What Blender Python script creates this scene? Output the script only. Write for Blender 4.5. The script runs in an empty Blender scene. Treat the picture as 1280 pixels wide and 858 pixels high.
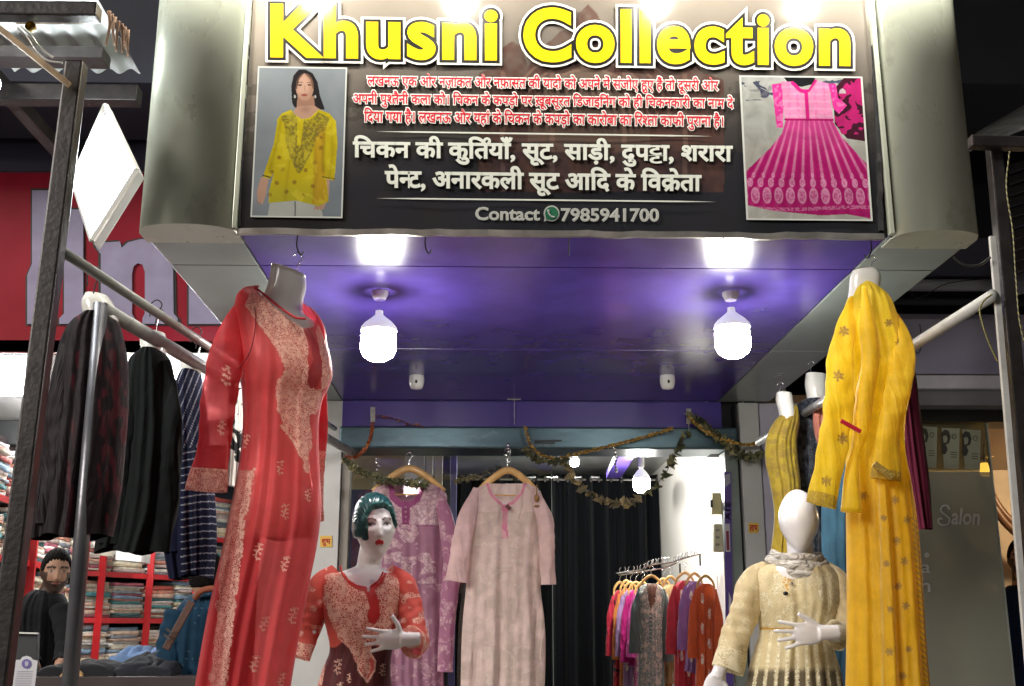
import bpy, bmesh, math, random
import numpy as np
from math import sin, cos, pi, radians
from mathutils import Vector, Matrix

random.seed(7)
rng = np.random.default_rng(7)
scene = bpy.context.scene
COL = scene.collection

# ------------------------------------------------------------------ camera
FPX = 1400.0; TILT = radians(14.27); YAW = radians(1.4)
CAM = np.array([0.0, 0.0, 1.55])
cam_d = bpy.data.cameras.new("camera")
cam_d.sensor_width = 36.0; cam_d.lens = FPX / 1280 * 36.0
cam_d.clip_start = 0.05; cam_d.clip_end = 500
cam = bpy.data.objects.new("camera", cam_d); COL.objects.link(cam)
cam.location = CAM; cam.rotation_euler = (pi / 2 + TILT, 0, -YAW)
scene.camera = cam

# ------------------------------------------------------------------ world: night sky over a lit bazaar street
SKY = 0.065
world = bpy.data.worlds.new("World"); scene.world = world; world.use_nodes = True
wn = world.node_tree; bg = wn.nodes["Background"]
sky = wn.nodes.new("ShaderNodeTexSky"); sky.sky_type = 'NISHITA'; sky.sun_disc = False
sky.sun_elevation = radians(1.0); sky.sun_rotation = radians(200)
wn.links.new(sky.outputs[0], bg.inputs[0]); bg.inputs[1].default_value = SKY

scene.view_settings.view_transform = 'Standard'; scene.view_settings.look = 'None'
scene.view_settings.exposure = 0.45; scene.view_settings.gamma = 1.0
scene.cycles.max_bounces = 8; scene.cycles.transparent_max_bounces = 24
scene.cycles.sample_clamp_indirect = 6.0; scene.cycles.sample_clamp_direct = 0
scene.cycles.caustics_reflective = False; scene.cycles.caustics_refractive = False
scene.cycles.blur_glossy = 0.5

# ------------------------------------------------------------------ measuring: photo pixel + distance -> place in the world
_f = np.array([sin(YAW) * cos(TILT), cos(YAW) * cos(TILT), sin(TILT)])
_r = np.array([cos(YAW), -sin(YAW), 0.0]); _u = np.cross(_r, _f)
def P(px, py, Y):
    px, py, Y = np.broadcast_arrays(np.asarray(px, float), np.asarray(py, float), np.asarray(Y, float))
    d = _f + _r * ((px - 640) / FPX)[..., None] + _u * ((429 - py) / FPX)[..., None]
    return CAM + d * (Y / d[..., 1])[..., None]
def PZ(px, py, z):
    d = _f + _r * ((px - 640) / FPX) + _u * ((429 - py) / FPX)
    return CAM + d * ((z - CAM[2]) / d[2])
def proj(V):
    q = np.asarray(V) - CAM; z = q @ _f
    return 640 + FPX * (q @ _r) / z, 429 - FPX * (q @ _u) / z
def mpp(Y): return Y / (FPX * 0.969)          # metres per photo pixel at distance Y

# ------------------------------------------------------------------ naming and linking
LOC = {}
def props(o, label=None, cat=None, group=None, kind=None):
    if label: o['label'] = label
    if cat: o['category'] = cat
    if group: o['group'] = group
    if kind: o['kind'] = kind
    return o
def thing(name, label, cat, loc=(0, 0, 0), group=None):
    o = bpy.data.objects.new(name, None); COL.objects.link(o)
    o.empty_display_size = 0.1; o.location = loc; LOC[o.name] = np.array(loc, float)
    return props(o, label, cat, group)
def mk(name, VF, mat, parent=None, smooth=False, col=None, emb=None, kind=None, label=None, cat=None, group=None, origin=None):
    V, F = VF; V = np.asarray(V, float)
    lo, hi = V.min(0), V.max(0)
    c = np.array([(lo[0] + hi[0]) / 2, (lo[1] + hi[1]) / 2, lo[2]]) if origin is None else np.array(origin, float)
    me = bpy.data.meshes.new(name)
    if isinstance(F, np.ndarray):
        k = F.shape[1]
        me.vertices.add(len(V)); me.vertices.foreach_set('co', (V - c).astype(np.float32).ravel())
        me.loops.add(F.size); me.loops.foreach_set('vertex_index', F.astype(np.int32).ravel())
        me.polygons.add(len(F)); me.polygons.foreach_set('loop_start', (np.arange(len(F)) * k).astype(np.int32))
        me.polygons.foreach_set('loop_total', np.full(len(F), k, np.int32))
        me.update(calc_edges=True); me.validate()
    else:
        me.from_pydata([tuple(v) for v in (V - c)], [], [tuple(int(i) for i in f) for f in F]); me.update()
    if smooth: me.polygons.foreach_set('use_smooth', [True] * len(me.polygons))
    if col is not None:
        a = me.attributes.new('col', 'FLOAT_COLOR', 'POINT')
        cc = np.ones((len(V), 4), np.float32); cc[:, :3] = np.asarray(col, np.float32); a.data.foreach_set('color', cc.ravel())
    if emb is not None:
        a = me.attributes.new('emb', 'FLOAT', 'POINT'); a.data.foreach_set('value', np.broadcast_to(np.asarray(emb, np.float32), (len(V),)).copy())
    if mat is not None: me.materials.append(mat)
    o = bpy.data.objects.new(name, me); COL.objects.link(o)
    if parent is not None:
        o.parent = parent; o.location = c - LOC[parent.name]
    else: o.location = c
    LOC[o.name] = c
    return props(o, label, cat, group, kind)
def copy_tree(root, dloc, label=None, swap=None):
    """a copy of a thing with copies of its parts; mesh data is shared"""
    def rec(o, par):
        c = o.copy(); COL.objects.link(c)
        LOC[c.name] = LOC.get(o.name, np.zeros(3)) + np.array(dloc)
        if par is not None: c.parent = par
        else: c.location = Vector(o.location) + Vector(dloc)
        for ch in [x for x in list(scene.objects) if x.parent == o]: rec(ch, c)
        return c
    r = rec(root, None)
    if label: r['label'] = label
    return r

# ------------------------------------------------------------------ shapes (all return V, F)
def box(x0, x1, y0, y1, z0, z1):
    V = np.array([[x, y, z] for z in (z0, z1) for y in (y0, y1) for x in (x0, x1)], float)
    return V, [(0, 2, 3, 1), (4, 5, 7, 6), (0, 1, 5, 4), (2, 6, 7, 3), (0, 4, 6, 2), (1, 3, 7, 5)]
def bev(VF, w=0.003, seg=2):
    bm = bmesh.new(); vs = [bm.verts.new(tuple(v)) for v in VF[0]]
    for f in VF[1]:
        try: bm.faces.new([vs[int(i)] for i in f])
        except ValueError: pass
    bmesh.ops.recalc_face_normals(bm, faces=bm.faces)
    bmesh.ops.bevel(bm, geom=list(bm.edges), offset=w, segments=seg, affect='EDGES', profile=0.6)
    bm.verts.index_update()
    V = np.array([v.co[:] for v in bm.verts]); F = [[v.index for v in f.verts] for f in bm.faces]; bm.free()
    return V, F
def bbox(*a, w=0.003): return bev(box(*a), w)
def prism(pts, off):
    pts = np.asarray(pts, float); n = len(pts); off = np.asarray(off, float)
    V = np.vstack([pts, pts + off]); F = [tuple(range(n - 1, -1, -1)), tuple(range(n, 2 * n))]
    for i in range(n): j = (i + 1) % n; F.append((i, j, n + j, n + i))
    return V, F
def plate(px, Y, t):
    """flat piece whose front outline is given in photo pixels, standing at distance Y, t thick"""
    pts = np.array([P(a, b, Y) for a, b in px]); return prism(pts, (0, t, 0))
def bar(a, b, w, h=None, roll=0.0):
    a = np.array(a, float); b = np.array(b, float); h = h or w
    d = b - a; d /= np.linalg.norm(d); up = np.array([0, 0, 1.0]) if abs(d[2]) < .9 else np.array([0, 1.0, 0])
    s = np.cross(d, up); s /= np.linalg.norm(s); t = np.cross(s, d)
    s, t = s * cos(roll) + t * sin(roll), -s * sin(roll) + t * cos(roll)
    V = [e + s * w / 2 * i + t * h / 2 * j for e in (a, b) for i, j in ((-1, -1), (1, -1), (1, 1), (-1, 1))]
    return np.array(V), [(0, 3, 2, 1), (4, 5, 6, 7), (0, 1, 5, 4), (1, 2, 6, 5), (2, 3, 7, 6), (3, 0, 4, 7)]
def frames(pts):
    pts = np.asarray(pts, float); d = np.gradient(pts, axis=0); d /= np.linalg.norm(d, axis=1)[:, None] + 1e-12
    N = np.zeros_like(d); ref = np.array([0, 0, 1.0]) if abs(d[0][2]) < .8 else np.array([1.0, 0, 0])
    n = ref - d[0] * (ref @ d[0]); n /= np.linalg.norm(n); N[0] = n
    for i in range(1, len(d)):
        n = n - d[i] * (n @ d[i]); n /= np.linalg.norm(n) + 1e-12; N[i] = n
    return d, N, np.cross(d, N)
def spline(pts, n):
    pts = np.asarray(pts, float)
    L = np.r_[0, np.cumsum(np.linalg.norm(np.diff(pts, axis=0), axis=1))]; L /= L[-1]
    t = np.linspace(0, 1, n); out = np.empty((n, pts.shape[1]))
    m = np.gradient(pts, L, axis=0)
    idx = np.clip(np.searchsorted(L, t, 'right') - 1, 0, len(L) - 2)
    h = (L[idx + 1] - L[idx])[:, None]; s = ((t - L[idx])[:, None]) / h
    h00 = 2 * s**3 - 3 * s**2 + 1; h10 = s**3 - 2 * s**2 + s; h01 = -2 * s**3 + 3 * s**2; h11 = s**3 - s**2
    return h00 * pts[idx] + h10 * h * m[idx] + h01 * pts[idx + 1] + h11 * h * m[idx + 1]
def tube(pts, r, n=10, caps=True, flat=1.0):
    pts = np.asarray(pts, float); d, N, B = frames(pts); m = len(pts)
    r = np.broadcast_to(np.asarray(r, float), (m,))
    a = np.linspace(0, 2 * pi, n, endpoint=False)
    V = pts[:, None] + r[:, None, None] * (np.cos(a)[None, :, None] * N[:, None] + flat * np.sin(a)[None, :, None] * B[:, None])
    V = V.reshape(-1, 3); F = []
    for i in range(m - 1):
        for j in range(n):
            k = (j + 1) % n; F.append((i * n + j, i * n + k, (i + 1) * n + k, (i + 1) * n + j))
    if caps: F.append(tuple(range(n - 1, -1, -1))); F.append(tuple(range((m - 1) * n, m * n)))
    return V, F
def ell(c, r, n=16, m=12, R=None):
    V = [];
    for i in range(m + 1):
        th = pi * i / m
        for j in range(n):
            ph = 2 * pi * j / n; V.append((sin(th) * cos(ph) * r[0], sin(th) * sin(ph) * r[1], cos(th) * r[2]))
    V = np.array(V);
    if R is not None: V = V @ np.asarray(R).T
    V = V + np.asarray(c); F = [(i * n + j, (i + 1) * n + j, (i + 1) * n + (j + 1) % n, i * n + (j + 1) % n) for i in range(m) for j in range(n)]
    return V, F
def lathe(c, prof, n=20, axis=(0, 0, -1)):
    ax = Vector(axis).normalized(); q = Vector((0, 0, 1)).rotation_difference(ax).to_matrix()
    V = []
    for r, z in prof:
        for j in range(n):
            a = 2 * pi * j / n; V.append(q @ Vector((r * cos(a), r * sin(a), z)) + Vector(c))
    m = len(prof); F = [(i * n + j, i * n + (j + 1) % n, (i + 1) * n + (j + 1) % n, (i + 1) * n + j) for i in range(m - 1) for j in range(n)]
    return np.array([v[:] for v in V]), F
def join(*L):
    Vs, Fs, o = [], [], 0
    for V, F in L:
        Vs.append(np.asarray(V)); Fs += [tuple(int(i) + o for i in f) for f in F]; o += len(V)
    return np.vstack(Vs), Fs
def grid(nu, nv, closed=False):
    """faces of a (nv rows x nu columns) vertex grid"""
    i = np.arange(nv - 1)[:, None]; j = np.arange(nu if closed else nu - 1)[None, :]; k = (j + 1) % nu
    return np.stack(np.broadcast_arrays(i * nu + j, i * nu + k, (i + 1) * nu + k, (i + 1) * nu + j), -1).reshape(-1, 4)

# ------------------------------------------------------------------ small 2-D painting tools (flat prints, embroidery, dyed cloth)
def sst(a, b, x): t = np.clip((x - a) / (b - a + 1e-12), 0, 1); return t * t * (3 - 2 * t)
def inpoly(x, y, pts):
    r = np.zeros(np.shape(x), bool); n = len(pts)
    for i in range(n):
        x0, y0 = pts[i]; x1, y1 = pts[(i + 1) % n]
        if y0 == y1: continue
        c = ((y0 > y) != (y1 > y)) & (x < (x1 - x0) * (y - y0) / (y1 - y0) + x0); r ^= c
    return r
def dline(x, y, pts):
    d = np.full(np.shape(x), 1e9)
    for (x0, y0), (x1, y1) in zip(pts[:-1], pts[1:]):
        vx, vy = x1 - x0, y1 - y0; t = np.clip(((x - x0) * vx + (y - y0) * vy) / (vx * vx + vy * vy + 1e-9), 0, 1)
        d = np.minimum(d, np.hypot(x - x0 - t * vx, y - y0 - t * vy))
    return d
def vn(x, y, s, seed=0):
    x = np.asarray(x) / s; y = np.asarray(y) / s; xi = np.floor(x).astype(np.int64); yi = np.floor(y).astype(np.int64); fx = x - xi; fy = y - yi
    def h(a, b):
        q = (a * 374761393 + b * 668265263 + seed * 974634777) & 0xffffffff; q = ((q ^ (q >> 13)) * 1274126177) & 0xffffffff; return ((q ^ (q >> 16)) & 0xffff) / 65535.0
    fx = fx * fx * (3 - 2 * fx); fy = fy * fy * (3 - 2 * fy)
    return (h(xi, yi) * (1 - fx) + h(xi + 1, yi) * fx) * (1 - fy) + (h(xi, yi + 1) * (1 - fx) + h(xi + 1, yi + 1) * fx) * fy
def fbm(x, y, s, seed=0):
    wx = x + s * .8 * (vn(x + 31, y + 7, s * 1.3, seed + 5) - .5) * 2; wy = y + s * .8 * (vn(x - 11, y + 19, s * 1.3, seed + 9) - .5) * 2
    return (vn(wx, wy, s, seed) + .5 * vn(wx, wy, s * .5, seed + 1) + .25 * vn(wx, wy, s * .26, seed + 2)) / 1.75
def lay(c, m, rgb):
    m = np.clip(np.asarray(m, float), 0, 1)[..., None]; return c * (1 - m) + np.asarray(rgb, float) * m
def flower(x, y, cx, cy, r, n=6, rot=0.0):
    d = np.hypot(x - cx, y - cy); a = np.arctan2(y - cy, x - cx)
    return (d < r * (0.35 + 0.65 * np.abs(np.cos(n / 2 * (a + rot))))) .astype(float)
def sprig(x, y, cx, cy, s, ang=0.0):
    """a small embroidered paisley spray"""
    ca, sa = cos(ang), sin(ang); u = ((x - cx) * ca + (y - cy) * sa) / s; v = (-(x - cx) * sa + (y - cy) * ca) / s
    m = (np.abs(u + .15 * np.sin(v * 4)) < .07) & (np.abs(v) < 1)
    for k in range(-3, 4):
        vv = k * .27; sd = 1 if k % 2 else -1
        m |= (np.hypot((u - sd * .26) / .22, (v - vv + .1) / .12) < 1) & (np.hypot((u - sd * .26) / .12, (v - vv + .1) / .05) > 1)
    return m.astype(float)

# ------------------------------------------------------------------ materials
def _nt(name):
    m = bpy.data.materials.new(name); m.use_nodes = True; nt = m.node_tree; return m, nt, nt.nodes, nt.links
def N(nt, t, **k):
    n = nt.nodes.new(t)
    for a, b in k.items():
        if a.startswith('i_'): n.inputs[int(a[2:])].default_value = b
        else: setattr(n, a, b)
    return n
def mat(name, c, rough=.5, metal=0.0, var=.18, vs=6.0, bump=0.0, bs=60.0, spec=.5, dirt=0.0, dc=(.05, .045, .04), stretch=(1, 1, 1), attr=False, coat=0.0, trans=0.0):
    m, nt, nn, L = _nt(name); b = nn['Principled BSDF']
    tc = N(nt, 'ShaderNodeTexCoord'); mp = N(nt, 'ShaderNodeMapping'); mp.inputs['Scale'].default_value = stretch
    L.new(tc.outputs['Object'], mp.inputs[0])
    n1 = N(nt, 'ShaderNodeTexNoise'); n1.inputs['Scale'].default_value = vs; n1.inputs['Detail'].default_value = 6; L.new(mp.outputs[0], n1.inputs[0])
    mr = N(nt, 'ShaderNodeMapRange'); mr.inputs[1].default_value = .3; mr.inputs[2].default_value = .7
    mr.inputs[3].default_value = 1 - var; mr.inputs[4].default_value = 1 + var * .5; L.new(n1.outputs[0], mr.inputs[0])
    vm = N(nt, 'ShaderNodeVectorMath', operation='SCALE'); L.new(mr.outputs[0], vm.inputs['Scale'])
    if attr:
        at = N(nt, 'ShaderNodeAttribute', attribute_name='col'); L.new(at.outputs[0], vm.inputs[0])
    else: vm.inputs[0].default_value = c[:3]
    out = vm.outputs[0]
    if dirt > 0:
        n2 = N(nt, 'ShaderNodeTexNoise'); n2.inputs['Scale'].default_value = vs * 2.7; n2.inputs['Detail'].default_value = 8; n2.inputs['Roughness'].default_value = .7
        L.new(mp.outputs[0], n2.inputs[0]); r2 = N(nt, 'ShaderNodeMapRange'); r2.inputs[1].default_value = .62 - dirt * .1; r2.inputs[2].default_value = .72; r2.inputs[4].default_value = min(1, dirt)
        L.new(n2.outputs[0], r2.inputs[0]); mx = N(nt, 'ShaderNodeMix', data_type='RGBA'); mx.inputs[7].default_value = (*dc, 1)
        L.new(r2.outputs[0], mx.inputs[0]); L.new(out, mx.inputs[6]); out = mx.outputs[2]
    L.new(out, b.inputs['Base Color'])
    b.inputs['Metallic'].default_value = metal; b.inputs['Specular IOR Level'].default_value = spec; b.inputs['Coat Weight'].default_value = coat
    rr = N(nt, 'ShaderNodeMapRange'); rr.inputs[3].default_value = max(0.02, rough * .8); rr.inputs[4].default_value = min(1, rough * 1.25); L.new(n1.outputs[0], rr.inputs[0]); L.new(rr.outputs[0], b.inputs['Roughness'])
    if bump > 0:
        n3 = N(nt, 'ShaderNodeTexNoise'); n3.inputs['Scale'].default_value = bs; n3.inputs['Detail'].default_value = 5; L.new(mp.outputs[0], n3.inputs[0])
        bp = N(nt, 'ShaderNodeBump'); bp.inputs['Strength'].default_value = min(1, bump); bp.inputs['Distance'].default_value = .01; L.new(n3.outputs[0], bp.inputs['Height']); L.new(bp.outputs[0], b.inputs['Normal'])
    return m
def emi(name, c, s):
    m, nt, nn, L = _nt(name); b = nn['Principled BSDF']; b.inputs['Base Color'].default_value = (.8, .8, .8, 1)
    b.inputs['Emission Color'].default_value = (*c, 1); b.inputs['Emission Strength'].default_value = s; return m
def cloth(name, sheer=0.0, rough=.75, sheen=.3, weave=900.0, thread=(.9, .6, .45), es=110.0, eth=.13, transl=.25, metal_thread=0.0, glint=0.0, crease=.25, cs=9.0, spec=.3, cstretch=(1, 1, .35)):
    """woven cloth: dyed colour from the 'col' attribute, raised thread work where 'emb' > 0, sheer where the weave is open"""
    m, nt, nn, L = _nt(name); b = nn['Principled BSDF']; out = nn['Material Output']
    tc = N(nt, 'ShaderNodeTexCoord'); at = N(nt, 'ShaderNodeAttribute', attribute_name='col'); ae = N(nt, 'ShaderNodeAttribute', attribute_name='emb')
    # filigree: warped cell edges, thin curling lines
    wv = N(nt, 'ShaderNodeTexNoise'); wv.inputs['Scale'].default_value = es * .5; L.new(tc.outputs['Object'], wv.inputs[0])
    ad = N(nt, 'ShaderNodeVectorMath', operation='MULTIPLY_ADD'); L.new(wv.outputs[1], ad.inputs[0]); ad.inputs[1].default_value = (1.6 / es,) * 3; L.new(tc.outputs['Object'], ad.inputs[2])
    vo = N(nt, 'ShaderNodeTexVoronoi', feature='DISTANCE_TO_EDGE'); vo.inputs['Scale'].default_value = es; L.new(ad.outputs[0], vo.inputs[0])
    lt = N(nt, 'ShaderNodeMapRange'); lt.inputs[1].default_value = eth; lt.inputs[2].default_value = eth * .5; L.new(vo.outputs[0], lt.inputs[0])
    n2 = N(nt, 'ShaderNodeTexNoise'); n2.inputs['Scale'].default_value = es * .35; n2.inputs['Detail'].default_value = 3; L.new(tc.outputs['Object'], n2.inputs[0])
    bd = N(nt, 'ShaderNodeMapRange'); bd.inputs[1].default_value = .52; bd.inputs[2].default_value = .60; L.new(n2.outputs[0], bd.inputs[0])
    mxm = N(nt, 'ShaderNodeMath', operation='MAXIMUM'); L.new(lt.outputs[0], mxm.inputs[0]); L.new(bd.outputs[0], mxm.inputs[1])
    e1 = N(nt, 'ShaderNodeMath', operation='MULTIPLY'); L.new(mxm.outputs[0], e1.inputs[0]); L.new(ae.outputs['Fac'], e1.inputs[1])
    # emb above 1 means solid thread
    e2 = N(nt, 'ShaderNodeMath', operation='SUBTRACT'); L.new(ae.outputs['Fac'], e2.inputs[0]); e2.inputs[1].default_value = 1.0; e2.use_clamp = True
    e = N(nt, 'ShaderNodeMath', operation='MAXIMUM', use_clamp=True); L.new(e1.outputs[0], e.inputs[0]); L.new(e2.outputs[0], e.inputs[1])
    # uneven dye and fine weave
    nd = N(nt, 'ShaderNodeTexNoise'); nd.inputs['Scale'].default_value = 14; nd.inputs['Detail'].default_value = 8; nd.inputs['Roughness'].default_value = .65; L.new(tc.outputs['Object'], nd.inputs[0])
    dr = N(nt, 'ShaderNodeMapRange'); dr.inputs[1].default_value = .3; dr.inputs[2].default_value = .7; dr.inputs[3].default_value = .82; dr.inputs[4].default_value = 1.12; L.new(nd.outputs[0], dr.inputs[0])
    sc = N(nt, 'ShaderNodeVectorMath', operation='SCALE'); L.new(at.outputs[0], sc.inputs[0]); L.new(dr.outputs[0], sc.inputs['Scale'])
    mx = N(nt, 'ShaderNodeMix', data_type='RGBA'); mx.inputs[7].default_value = (*thread, 1); L.new(e.outputs[0], mx.inputs[0]); L.new(sc.outputs[0], mx.inputs[6])
    L.new(mx.outputs[2], b.inputs['Base Color'])
    b.inputs['Roughness'].default_value = rough; b.inputs['Sheen Weight'].default_value = sheen; b.inputs['Sheen Roughness'].default_value = .4; b.inputs['Specular IOR Level'].default_value = spec
    if metal_thread: 
        q = N(nt, 'ShaderNodeMath', operation='MULTIPLY'); q.inputs[1].default_value = metal_thread; L.new(e.outputs[0], q.inputs[0]); L.new(q.outputs[0], b.inputs['Metallic'])
    # creases + weave + thread relief
    mp = N(nt, 'ShaderNodeMapping'); mp.inputs['Scale'].default_value = cstretch; L.new(tc.outputs['Object'], mp.inputs[0])
    nc = N(nt, 'ShaderNodeTexNoise'); nc.inputs['Scale'].default_value = cs; nc.inputs['Detail'].default_value = 4; nc.inputs['Distortion'].default_value = .8; L.new(mp.outputs[0], nc.inputs[0])
    b1 = N(nt, 'ShaderNodeBump'); b1.inputs['Strength'].default_value = crease; b1.inputs['Distance'].default_value = .05; L.new(nc.outputs[0], b1.inputs['Height'])
    b2 = N(nt, 'ShaderNodeBump'); b2.inputs['Strength'].default_value = .6; b2.inputs['Distance'].default_value = .002; L.new(e.outputs[0], b2.inputs['Height']); L.new(b1.outputs[0], b2.inputs['Normal'])
    nw = N(nt, 'ShaderNodeTexNoise'); nw.inputs['Scale'].default_value = weave; L.new(tc.outputs['Object'], nw.inputs[0])
    b3 = N(nt, 'ShaderNodeBump'); b3.inputs['Strength'].default_value = .25; b3.inputs['Distance'].default_value = .001; L.new(nw.outputs[0], b3.inputs['Height']); L.new(b2.outputs[0], b3.inputs['Normal'])
    L.new(b3.outputs[0], b.inputs['Normal'])
    sh = b.outputs[0]
    if transl > 0:
        tr = N(nt, 'ShaderNodeBsdfTranslucent'); L.new(mx.outputs[2], tr.inputs[0]); ms = N(nt, 'ShaderNodeMixShader'); ms.inputs[0].default_value = transl
        L.new(sh, ms.inputs[1]); L.new(tr.outputs[0], ms.inputs[2]); sh = ms.outputs[0]
    if glint > 0:
        vg = N(nt, 'ShaderNodeTexVoronoi', feature='F1'); vg.inputs['Scale'].default_value = 150; L.new(tc.outputs['Object'], vg.inputs[0])
        gt = N(nt, 'ShaderNodeMath', operation='LESS_THAN'); gt.inputs[1].default_value = .22; L.new(vg.outputs[0], gt.inputs[0])
        sp = N(nt, 'ShaderNodeSeparateColor'); L.new(vg.outputs[1], sp.inputs[0]); g2 = N(nt, 'ShaderNodeMath', operation='LESS_THAN'); g2.inputs[1].default_value = glint; L.new(sp.outputs[0], g2.inputs[0])
        g3 = N(nt, 'ShaderNodeMath', operation='MULTIPLY'); L.new(gt.outputs[0], g3.inputs[0]); L.new(g2.outputs[0], g3.inputs[1])
        g4 = N(nt, 'ShaderNodeMath', operation='MULTIPLY', use_clamp=True); L.new(g3.outputs[0], g4.inputs[0]); L.new(ae.outputs['Fac'], g4.inputs[1])
        gl = N(nt, 'ShaderNodeBsdfPrincipled'); gl.inputs['Base Color'].default_value = (.9, .88, .8, 1); gl.inputs['Roughness'].default_value = .35; gl.inputs['Metallic'].default_value = .6
        ms = N(nt, 'ShaderNodeMixShader'); L.new(g4.outputs[0], ms.inputs[0]); L.new(sh, ms.inputs[1]); L.new(gl.outputs[0], ms.inputs[2]); sh = ms.outputs[0]
    if sheer > 0:
        tp = N(nt, 'ShaderNodeBsdfTransparent'); mc = N(nt, 'ShaderNodeMix', data_type='RGBA'); mc.inputs[0].default_value = .42; mc.inputs[7].default_value = (1, 1, 1, 1); L.new(at.outputs[0], mc.inputs[6]); L.new(mc.outputs[2], tp.inputs[0])
        lw = N(nt, 'ShaderNodeLayerWeight'); lw.inputs[0].default_value = .35
        q = N(nt, 'ShaderNodeMapRange'); q.inputs[1].default_value = 0; q.inputs[2].default_value = 1; q.inputs[3].default_value = sheer; q.inputs[4].default_value = sheer * .25; L.new(lw.outputs['Facing'], q.inputs[0])
        iv = N(nt, 'ShaderNodeMath', operation='SUBTRACT', use_clamp=True); iv.inputs[0].default_value = 1; L.new(e.outputs[0], iv.inputs[1])
        q2 = N(nt, 'ShaderNodeMath', operation='MULTIPLY'); L.new(q.outputs[0], q2.inputs[0]); L.new(iv.outputs[0], q2.inputs[1])
        ms = N(nt, 'ShaderNodeMixShader'); L.new(q2.outputs[0], ms.inputs[0]); L.new(sh, ms.inputs[1]); L.new(tp.outputs[0], ms.inputs[2]); sh = ms.outputs[0]
    L.new(sh, out.inputs[0]); return m
def paintmat(name, rough=.4, spec=.5, bump=0.0, coat=0.0, bs=30, var=.04):
    return mat(name, (1, 1, 1), rough, var=var, vs=10, attr=True, spec=spec, bump=bump, bs=bs, coat=coat)

# ------------------------------------------------------------------ lettering
_tm = {}
def glyph(txt, bold=0.0, sp=1.0, res=3):
    k = (txt, bold, sp)
    if k in _tm: return _tm[k]
    c = bpy.data.curves.new('lettering', 'FONT'); c.body = txt; c.size = 1.0; c.resolution_u = res; c.space_character = sp; c.bevel_depth = bold; c.bevel_resolution = 1
    o = bpy.data.objects.new('lettering', c); COL.objects.link(o); bpy.context.view_layer.update()
    me = bpy.data.meshes.new_from_object(o.evaluated_get(bpy.context.evaluated_depsgraph_get()))
    V = np.array([v.co[:] for v in me.vertices]) if len(me.vertices) else np.zeros((0, 3)); F = [tuple(p.vertices) for p in me.polygons]
    bpy.data.objects.remove(o); bpy.data.curves.remove(c); bpy.data.meshes.remove(me)
    _tm[k] = (V, F); return V, F
def adv(ch):
    a = glyph(ch + 'न')[0]; b = glyph('न')[0]; return a[:, 0].max() - b[:, 0].max()
def clipx(VF, xmax):
    bm = bmesh.new(); vs = [bm.verts.new(tuple(v)) for v in VF[0]]
    for f in VF[1]:
        try: bm.faces.new([vs[i] for i in f])
        except ValueError: pass
    bmesh.ops.bisect_plane(bm, geom=bm.verts[:] + bm.edges[:] + bm.faces[:], plane_co=(xmax, 0, 0), plane_no=(1, 0, 0), clear_outer=True)
    bm.verts.index_update(); V = np.array([v.co[:] for v in bm.verts]); F = [tuple(v.index for v in f.verts) for f in bm.faces]; bm.free(); return V, F
def hindi(s, bold):
    """lay a line of Devanagari out; '<x' = half form of x, '%' = stacked tta, '^' = hook of ra above, '/' = ra stroke below ka"""
    L = []; x = 0.0; i = 0; av = {}
    def A(c):
        if c not in av: av[c] = adv(c)
        return av[c]
    while i < len(s):
        c = s[i]
        if c == '<':
            c = s[i + 1]; i += 2; V, F = glyph(c, bold); w = A(c)
            V, F = clipx((V, F), w - .135); L.append((V + (x, 0, 0), F)); x += w - .20; continue
        if c == '%':
            V, F = glyph('ट', bold); w = A('ट')
            V1 = V.copy(); V1[:, 1] = .615 + (V1[:, 1] - .615) * .62; V2 = V.copy(); V2[:, 1] = V2[:, 1] * .60 - .13; 
            V2 = V2[:, :]; L.append((V1 + (x, 0, 0), F)); k = clipx(((V2[:, [1, 0, 2]]), F), .20); L.append((k[0][:, [1, 0, 2]] + (x, 0, 0), k[1])); x += w; i += 1; continue
        if c == '^':
            pts = np.array([(x - .03, .62, 0), (x + .03, .76, 0), (x - .04, .84, 0), (x - .14, .82, 0), (x - .19, .74, 0)]); L.append(tube(spline(pts, 9), .035 + bold, 6)); i += 1; continue
        if c == '/':
            pts = np.array([(x - .38, .2, 0), (x - .62, -.02, 0)]); L.append(tube(pts, .035 + bold, 6)); i += 1; continue
        V, F = glyph(c, bold); w = A(c)
        if len(V): L.append((V + (x, 0, 0), F))
        x += w; i += 1
    return join(*L)
def set_line(VF, x0, x1, top0, base0, top1, base1, Y, zt=.001, lt=None, ref=None):
    """fit lettering onto the plane at distance Y: ink from x0 to x1, its reference height lt between base and top"""
    V, F = VF; V = V.copy(); R = V if ref is None else ref
    a, b = R[:, 0].min(), R[:, 0].max(); u = (V[:, 0] - a) / (b - a); v = V[:, 1] / lt
    px = x0 + u * (x1 - x0); ba = base0 + (base1 - base0) * u; tp = top0 + (top1 - top0) * u
    W = P(px, ba + (tp - ba) * v, Y); zz = V[:, 2]; W[:, 1] -= (zz - zz.min()) / (zz.max() - zz.min() + 1e-9) * zt
    return W, F
# ------------------------------------------------------------------ the one soft far light: glow of the lit street behind the viewer
sd = bpy.data.lights.new("street_glow", 'SUN'); sd.energy = 1.9; sd.angle = radians(20); sd.color = (1.0, .93, .86)
so = bpy.data.objects.new("street_glow", sd); COL.objects.link(so); so.rotation_euler = (radians(68), 0, radians(-48))

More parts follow.
